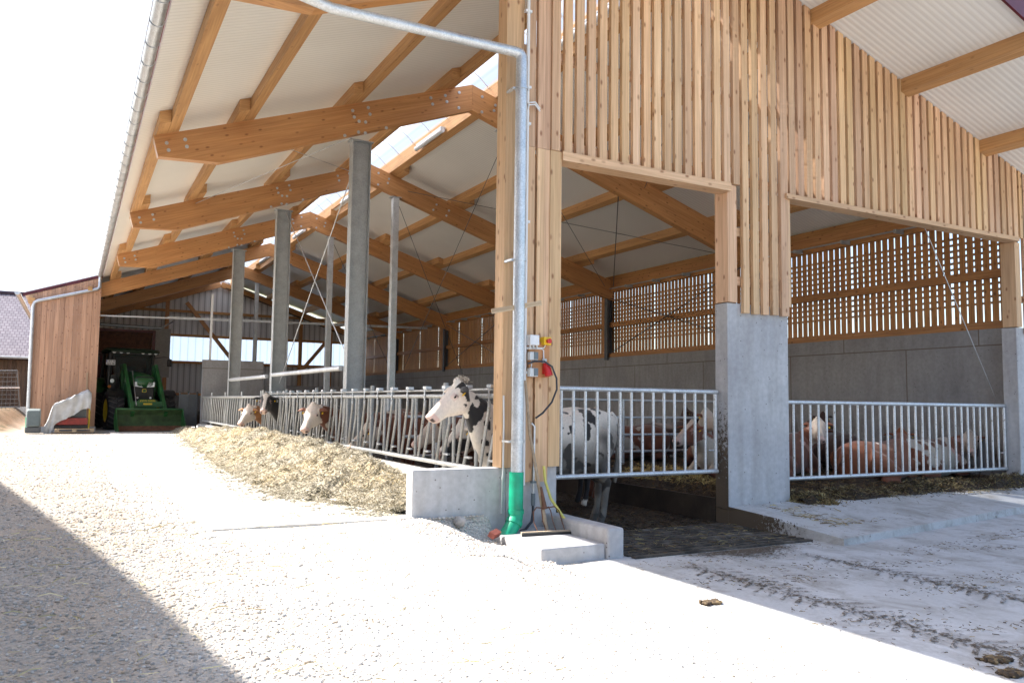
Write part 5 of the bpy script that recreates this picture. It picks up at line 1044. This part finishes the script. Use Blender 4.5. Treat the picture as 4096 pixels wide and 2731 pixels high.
for sx_ in (-1, 1):
    m = MB(); n = 10; A2 = [(2.75 + 1.12 * math.cos(a), 1.0 + 1.12 * math.sin(a)) for a in [R(35) + R(120) * k / n for k in range(n + 1)]]; vs = []
    for y_, z_ in A2: vs += [(.66 * sx_, y_, z_), (1.38 * sx_, y_, z_)]
    m.add(vs, [(2 * k, 2 * k + 1, 2 * k + 3, 2 * k + 2) for k in range(n)], None, (1, 1, 1), True); part(m, 'rear_fender', GP)
    m = MB(); A2 = [(.86 * math.cos(a), .76 + .86 * math.sin(a)) for a in [R(30) + R(105) * k / n for k in range(n + 1)]]; vs = []
    for y_, z_ in A2: vs += [(.68 * sx_, y_, z_), (1.27 * sx_, y_, z_)]
    m.add(vs, [(2 * k, 2 * k + 1, 2 * k + 3, 2 * k + 2) for k in range(n)], None, (1, 1, 1), True); part(m, 'front_fender', 'black_plastic')
    # loader mast, arm, cylinder
    m = MB(); m.beam((.56 * sx_, .25, .9), (.60 * sx_, .35, 2.05), .14, .22, (0, 1, 0), (1, 1, 1)); m.beam((.60 * sx_, .33, 2.0), (.60 * sx_, .30, 2.62), .16, .26, (0, 1, 0), (1, 1, 1)); part(m, 'loader_mast', GP)
    m = MB(); m.beam((.60 * sx_, .15, 2.58), (.60 * sx_, -.62, 1.75), .13, .20, (0, 0, 1), (1, 1, 1)); m.beam((.60 * sx_, -.58, 1.80), (.60 * sx_, -1.72, .62), .13, .22, (0, 0, 1), (1, 1, 1)); part(m, 'loader_arm', GP, None, .01)
    m = MB(); m.tube([(.60 * sx_, .05, 1.9), (.60 * sx_, -.75, 1.35)], .055, 10); cyl = part(m, 'cylinder', GP)
    m = MB(); m.tube([(.60 * sx_, -.72, 1.37), (.60 * sx_, -1.25, 1.00)], .032, 10); part(m, 'piston_rod', 'chrome', cyl)
    m = MB(); m.tube([(.78 * sx_, 1.25, 2.95), (1.15 * sx_, 1.15, 3.02), (1.38 * sx_, 1.15, 3.0), (1.40 * sx_, 1.15, 2.92)], .014, 6); part(m, 'mirror_arm', 'black_plastic')
    m = MB(); m.box((1.31 * sx_ - .0, 1.12, 2.62), (1.31 * sx_ + .17 * sx_, 1.18, 2.94)); part(m, 'mirror', 'black_plastic', None, .02)
m = MB(); m.tube([(-.40, -.35, 2.35), (-.46, -1.62, .98)], .016, 6); part(m, 'level_rod', 'chrome')
m = MB(); m.box((-.53, -1.38, .92), (.53, -1.22, 1.14)); cb = part(m, 'cross_beam', GP)
m = MB(); m.prism([(-.35, 1.141), (.35, 1.141), (.30, 1.22), (-.30, 1.22)], 1, -1.36, -1.24); part(m, 'name_board', GP, cb)
text('JOHN DEERE', .10, (0.0, -1.385, 1.16), 'yellow_paint', cb); m = MB(); m.box((-.16, -1.39, 1.01), (.16, -1.381, 1.07)); part(m, 'yellow_sticker', 'yellow_paint', cb)
m = MB(); m.disc((-.93, .60, 1.95), (0, -1, 0), .08, .03); part(m, 'road_lamp', 'lamp_glass'); m = MB(); m.disc((-1.02, .60, 1.72), (0, -1, 0), .06, .03); part(m, 'indicator', 'lamp_amber')
m = MB(); m.box((-.98, .62, 1.5), (-.80, .9, 2.2)); part(m, 'side_console', 'black_plastic')
# bucket
bk = MB(); bk.box((-1.20, -1.82, .82), (1.20, -1.74, .88)); bkt = part(bk, 'bucket_lip', GP)
A2 = [(-1.80, .84), (-1.66, .62), (-1.62, .38), (-1.72, .16), (-1.92, .04), (-2.35, .015)]
m = MB(); vs = []
for y_, z_ in A2: vs += [(-1.20, y_, z_), (1.20, y_, z_)]
for y_, z_ in A2: vs += [(-1.20, y_ + .02, z_ - .015), (1.20, y_ + .02, z_ - .015)]
q = len(A2); m.add(vs, [(2 * k, 2 * k + 1, 2 * k + 3, 2 * k + 2) for k in range(q - 1)] + [(2 * q + 2 * k, 2 * q + 2 * k + 2, 2 * q + 2 * k + 3, 2 * q + 2 * k + 1) for k in range(q - 1)]); part(m, 'bucket_shell', 'green_worn', bkt)
m = MB(); m.add([(-1.19, -1.70, .20), (1.19, -1.70, .20), (1.19, -1.90, .055), (-1.19, -1.90, .055), (-1.19, -2.33, .03), (1.19, -2.33, .03)], [(0, 1, 2, 3), (3, 2, 5, 4)]); part(m, 'worn_floor', 'rust', bkt)
for sx_ in (-1, 1): m = MB(); m.prism([(-1.76, .87), (-1.60, .60), (-1.57, .36), (-1.68, .10), (-1.90, .0), (-2.38, .0), (-2.36, .12), (-1.98, .60), (-1.84, .87)], 0, 1.20 * sx_, 1.225 * sx_); part(m, 'bucket_side', GP, bkt)

# forage wagon behind the tractor
fw = thing('forage_wagon', (1.9, 42, 0), 'dark red forage wagon front showing above and behind the tractor', 'wagon')
m = MB(); m.box((0.2, 40.9, 4.30), (3.25, 41.05, 4.42)); m.box((0.2, 40.9, 3.30), (3.25, 41.05, 3.42)); m.box((3.12, 40.9, 2.2), (3.25, 41.05, 4.30)); m.box((0.2, 40.9, 2.2), (0.34, 41.05, 4.30)); m.build('front_frame', 'dark_red', fw)
m = MB(); m.box((.35, 41.06, 3.42), (3.11, 41.09, 4.30)); m.build('front_panel', 'rust', fw)
m = MB(); m.box((.3, 41.1, 1.2), (3.2, 44.2, 3.3)); m.build('body', 'dark_red', fw)
for x in (.45, 3.0):
    m = MB(); m.tube([(x - .2, 42.8, .55), (x + .2, 42.8, .55)], .55, 20); m.build('wheel', 'rubber', fw)
m = MB(); m.box((3.3, 43.0, 2.3), (4.1, 43.05, 4.7)); m.build('roll_curtain', 'curtain', barn)

# ================================================================= things before the shed wall
pt = thing('pallet', (0.1, 33.1, 0), 'worn wooden pallet lying before the shed board wall', 'pallet')
for y in (32.75, 33.1, 33.45):
    m = MB(); m.box((-.52, y - .04, .02), (.72, y + .04, .045), 0); m.build('runner', 'weathered', pt)
    for x in (-.52, .02, .58): m = MB(); m.box((x, y - .045, .045), (x + .14, y + .045, .125)); m.build('block', 'weathered', pt)
for i in range(6): m = MB(); y = 32.70 + i * .155; m.box((-.52, y, .127), (.72, y + .10, .15), 0); m.build('deck_board', 'weathered', pt)
im = thing('implement', (0, 33.3, .15), 'red mower implement half covered by the grey tarpaulin', 'implement')
m = MB(); m.box((-.60, 33.05, .28), (.50, 33.25, .52)); m.build('frame', 'red_paint', im)
m = MB(); m.tube([(-.55, 33.3, .20), (.55, 33.3, .22)], .09, 10); m.box((-.3, 33.3, .5), (.45, 33.9, .95)); m.build('cutter_bar', 'steel_dark', im)
m = MB(); m.tube([(.55, 33.2, .15), (.55, 33.22, .95)], .03, 8); m.build('strut', 'yellow_paint', im)
tp = MB(); nu, nv = 26, 16; vs = []
for j in range(nv + 1):
    for i in range(nu + 1):
        u = i / nu; v = j / nv; x = -.86 + 1.45 * u; topz = 1.0 + .56 * max(0, u - .18) / .78 - .18 * smooth((u - .93) / .07)
        if u < .18: topz = .20 + (.98 - .20) * smooth(u / .18)
        drop = .78 - .16 * u + .30 * smooth((.25 - u) / .2)
        yv = 33.85 - .85 * min(1, v * 1.8) ; zz = topz - (0 if v < .55 else (v - .55) / .45 * drop) + .06 * noise.noise(Vector((u * 7, v * 4, 0))) + .02 * noise.noise(Vector((u * 21, v * 9, 0)))
        vs.append((x + .05 * noise.noise(Vector((u * 5, v * 5, 5))), yv + (.10 * noise.noise(Vector((u * 9, v * 3, 2)))) - (.05 * (v - .55) if v > .55 else 0), zz))
tp.add(vs, [(j * (nu + 1) + i, j * (nu + 1) + i + 1, (j + 1) * (nu + 1) + i + 1, (j + 1) * (nu + 1) + i) for j in range(nv) for i in range(nu)], None, (1, 1, 1), True)
tag(tp.build('tarpaulin', 'tarp', origin=(-.1, 33.4, .2)), 'light grey tarpaulin draped over the red implement beside the shed wall', 'tarpaulin')
wb = thing('front_weight', (-1.2, 33.0, 0), 'dark grey-green tractor front weight standing by the shed corner', 'weight')
m = MB(); m.prism([(32.8, .22), (33.3, .20), (33.35, .66), (33.2, .86), (32.95, .78)], 0, -1.40, -.98); m.build('block', 'weight_grey', wb, bevel=.04)
m = MB(); m.box((-1.42, 32.85, 0), (-.96, 33.35, .20)); m.build('foot', 'steel_dark', wb, bevel=.02)
m = MB(); m.beam((.50, 34.25, .12), (.42, 34.32, 2.2), .03, .05, (0, 1, 0)); tag(m.build('wooden_stake', 'weathered', origin=(.48, 34.27, 0)), 'upright wooden stake leaning on the shed board wall', 'stake')

# ================================================================= neighbours on the left
nb = thing('farm_building', (-6.5, 54, 0), 'old farm building with glazed tile roof and dark timber wall at far left', 'building')
m = MB(); vs = [(-22, 49.4, 3.35), (-1.6, 49.4, 3.35), (-1.6, 55.5, 7.3), (-22, 55.5, 7.3)]; m.add(vs, [(0, 1, 2, 3)], [[(0, 0), (20.4, 0), (20.4, 7.26), (0, 7.26)]]); m.add([(x, y, z - .16) for x, y, z in vs], [(3, 2, 1, 0)], [[(0, 0)] * 4]); m.add([(-1.6, 49.4, 3.35), (-1.6, 49.4, 3.19), (-1.6, 55.5, 7.14), (-1.6, 55.5, 7.3)], [(0, 1, 2, 3)])
m.build('tiled_roof', 'roof_tiles', nb)
m = MB(); vs = [(-22, 61.6, 3.35), (-1.6, 61.6, 3.35), (-1.6, 55.5, 7.3), (-22, 55.5, 7.3)]; m.add(vs, [(3, 2, 1, 0)], [[(0, 7.26), (20.4, 7.26), (20.4, 0), (0, 0)]]); m.build('tiled_roof', 'roof_tiles', nb)
m = MB(); m.tube([(-22, 55.5, 7.34), (-1.6, 55.5, 7.34)], .12, 8); m.build('ridge_tiles', 'roof_tiles', nb)
m = MB(); x = -21.5
while x < -2.1: m.box((x, 50.0 - rnd.uniform(0, .02), .75), (x + .19, 50.06, 3.55), 2, None, .25); x += .2
m.build('timber_wall', 'dark_boards', nb)
m = MB(); m.box((-21.5, 50.08, 0.2), (-2.1, 61, 3.5)); m.box((-21.6, 49.9, 0), (-2.0, 50.07, .74)); m.build('plinth', 'plaster', nb)
m = MB(); m.tube([(-22, 49.32, 3.30), (-1.6, 49.32, 3.30)], .07, 8); m.build('gutter', 'steel_column', nb)
mf = thing('site_fence', (-2.6, 39, .8), 'wire mesh construction fence panel standing on the bank at far left', 'fence')
m = MB(); m.tube([(-5.2, 38.0, 2.2), (-2.02, 38.0, 2.30)], .028, 8); m.tube([(-1.86, 38.0, .85), (-2.02, 38.0, 2.30)], .028, 8); m.tube([(-5.2, 38.0, .70), (-1.86, 38.0, .85)], .022, 8); m.build('panel_frame', 'steel_dark', mf)
m = MB()
for k in range(1, 9): z = .72 + k * .175; m.tube([(-5.2, 38.0, z), (-1.95, 38.0, z + .1)], .007, 4)
for k in range(22): x = -5.1 + k * .145; m.tube([(x, 38.0, .72), (x, 38.0, 2.22)], .005, 4)
m.build('wire_mesh', 'steel_dark', mf)
m = MB(); m.tube([(-5.0, 37.9, 1.55), (-1.9, 37.9, 1.62)], .02, 6); tag(m.build('fence_tube', 'conduit_white', origin=(-3.5, 37.9, 1.55)), 'pale horizontal tube tied to the mesh fence at far left', 'tube')
# farmhouse on the left whose eave shades the gravel in the foreground (outside the frame)
fh = thing('farmhouse', (-9.5, 8, 0), 'plastered farmhouse left of the yard whose eave shades the gravel', 'house')
e0 = Vector((-7.14, 18.2, 9.0)); e1_ = Vector((-5.22, 7.9, 8.7)); dd = (e1_ - e0).normalized(); e0 = e0 - dd * 3.5; e1_ = e1_ + dd * 14; out = Vector((dd.y, -dd.x, 0)).normalized(); out = out if out.x < 0 else -out
rid = [p + out * 5 + Vector((0, 0, 3.4)) for p in (e0, e1_)]; e2_ = [p + out * 10 for p in (e0, e1_)]
m = MB(); V = [e0, e1_, rid[1], rid[0]]; V2 = [p + Vector((0, 0, .2)) for p in V]; m.add(V + V2, [(0, 1, 2, 3), (7, 6, 5, 4), (0, 4, 5, 1), (1, 5, 6, 2), (0, 3, 7, 4)], [[(0, 0), (20, 0), (20, 6), (0, 6)]] * 5); V = [rid[0], rid[1], e2_[1], e2_[0]]; V2 = [p + Vector((0, 0, .2)) for p in V]; m.add(V + V2, [(0, 1, 2, 3), (7, 6, 5, 4)], [[(0, 0), (20, 0), (20, 6), (0, 6)]] * 2)
m.build('tiled_roof', 'roof_tiles', fh)
w0 = e0 + out * .7 + dd * .5; w1 = e1_ + out * .7 - dd * .5; w2 = w1 + out * 8.6; w3 = w0 + out * 8.6
m = MB(); Wp = [w0, w1, w2, w3]; lo = [Vector((p.x, p.y, -.6)) for p in Wp]; hi = [Vector((p.x, p.y, 9.0)) for p in Wp]; gt = [(hi[0] + hi[3]) / 2 + Vector((0, 0, 2.9)), (hi[1] + hi[2]) / 2 + Vector((0, 0, 2.9))]
m.add(lo + hi + gt, [(0, 1, 5, 4), (2, 3, 7, 6), (1, 2, 6, 9, 5), (3, 0, 4, 8, 7)]); m.build('wall', 'plaster', fh)
for k in range(5):
    for z in (1.4, 4.6):
        c = w0 + dd * (2.5 + k * 3.6) - out * .02; m = MB(); m.obox((c.x, c.y, z), dd * .5, Vector((0, 0, .65)), out * .02, (1, 1, 1)); w_ = m.build('window', 'dark_boards', fh)

# ================================================================= dirt films with their own outline
m_, nt, nd, lk, b = new_mat('dung_film'); o = pos(nt)
b.inputs['Base Color'].default_value = (0.10, 0.074, 0.05, 1); b.inputs['Roughness'].default_value = 0.8
at = N(nt, 'ShaderNodeAttribute', attribute_name='tint'); nn = noise_n(nt, o, 26, 7, 0.75)
mr = nt.nodes.new('ShaderNodeMath'); mr.operation = 'ADD'; lk.new(nn, mr.inputs[0]); lk.new(at.outputs['Fac'], mr.inputs[1])
lk.new(ramp(nt, mr.outputs[0], [(0.96, (0,) * 3), (1.06, (1,) * 3)]), b.inputs['Alpha']); MATS['dung_film'] = m_
def film(name, pts, label, cat='dirt'):
    # pts: rows of (point, density) building a strip grid; density 0..0.7 shifts the noise threshold
    me = bpy.data.meshes.new(name); nr = len(pts); nc = len(pts[0]); me.from_pydata([tuple(p) for r in pts for p, d_ in r], [], [(j * nc + i, j * nc + i + 1, (j + 1) * nc + i + 1, (j + 1) * nc + i) for j in range(nr - 1) for i in range(nc - 1)])
    a = me.attributes.new('tint', 'FLOAT_COLOR', 'POINT'); c = []
    for r in pts:
        for p, d_ in r: c += [d_, d_, d_, 1]
    a.data.foreach_set('color', c); me.materials.append(MATS['dung_film']); o = bpy.data.objects.new(name, me); scene.collection.objects.link(o); return tag(o, label, cat, None, 'stuff')
film('dung_splashes', [[((7.951, 8.372 + .246 * i / 4, -.37 + 2.1 * j / 12), .74 - .46 * j / 12) for i in range(5)] for j in range(13)], 'brown dung splashes on the side of the middle concrete pillar')
film('dung_splashes', [[((7.950 + .060 * (8.36 - y) / 1.8, y, -.36 + (.24 - .11 * (8.37 - y) / 1.8) * j / 4), .75 - .55 * (8.37 - y) / 1.8) for j in range(5)] for y in [8.37, 8.0, 7.7, 7.4, 7.1, 6.8]], 'dung smeared on the upright edge of the sloping slab')
film('dung_smear', [[((x, y, zyard(x) + .002), .60 - .5 * abs(x - 6.7) / 2.1 - .3 * (6.9 - y) / .8 + .05) for x in np.linspace(5.3, 8.0, 10)] for y in (6.88, 6.7, 6.5, 6.3, 6.0)], 'brown dung smear on the concrete before the slatted floor')
def tread(x0, name, label):
    me_v = []; me_f = []
    y = 2.4; k = 0
    while y < 6.3:
        for sd in (-1, 1):
            if rnd.random() < .22: continue
            xa = x0 + sd * .03; xb = x0 + sd * .26; yo = y + (.07 if sd > 0 else 0); w_ = .045
            q = [(xa, yo), (xb, yo - .12), (xb, yo - .12 - w_), (xa, yo - w_)]; i = len(me_v); me_v += [(a + rnd.uniform(-.008, .008), b2, zyard(a) + .0025) for a, b2 in q]; me_f.append((i, i + 1, i + 2, i + 3))
        y += .15
    me = bpy.data.meshes.new(name); me.from_pydata(me_v, [], me_f); a = me.attributes.new('tint', 'FLOAT_COLOR', 'POINT'); a.data.foreach_set('color', [.46, .46, .46, 1] * len(me_v)); me.materials.append(MATS['dung_film'])
    o = bpy.data.objects.new(name, me); scene.collection.objects.link(o); return tag(o, label, 'tyre track', None, 'stuff')
tread(7.15, 'tyre_track', 'dirty tractor tyre print nearer the sloping slab'); tread(5.55, 'tyre_track', 'dirty tractor tyre print nearer the sunlit edge')
for x0 in (7.15, 5.55): film('track_dirt', [[((x, y, zyard(x) + .002), .48 - .8 * abs(x - x0)) for x in np.linspace(x0 - .35, x0 + .35, 7)] for y in np.linspace(2.4, 6.4, 9)], 'dirt dragged along the tyre track %s' % ('near the slab' if x0 > 6 else 'near the sunlit edge'))
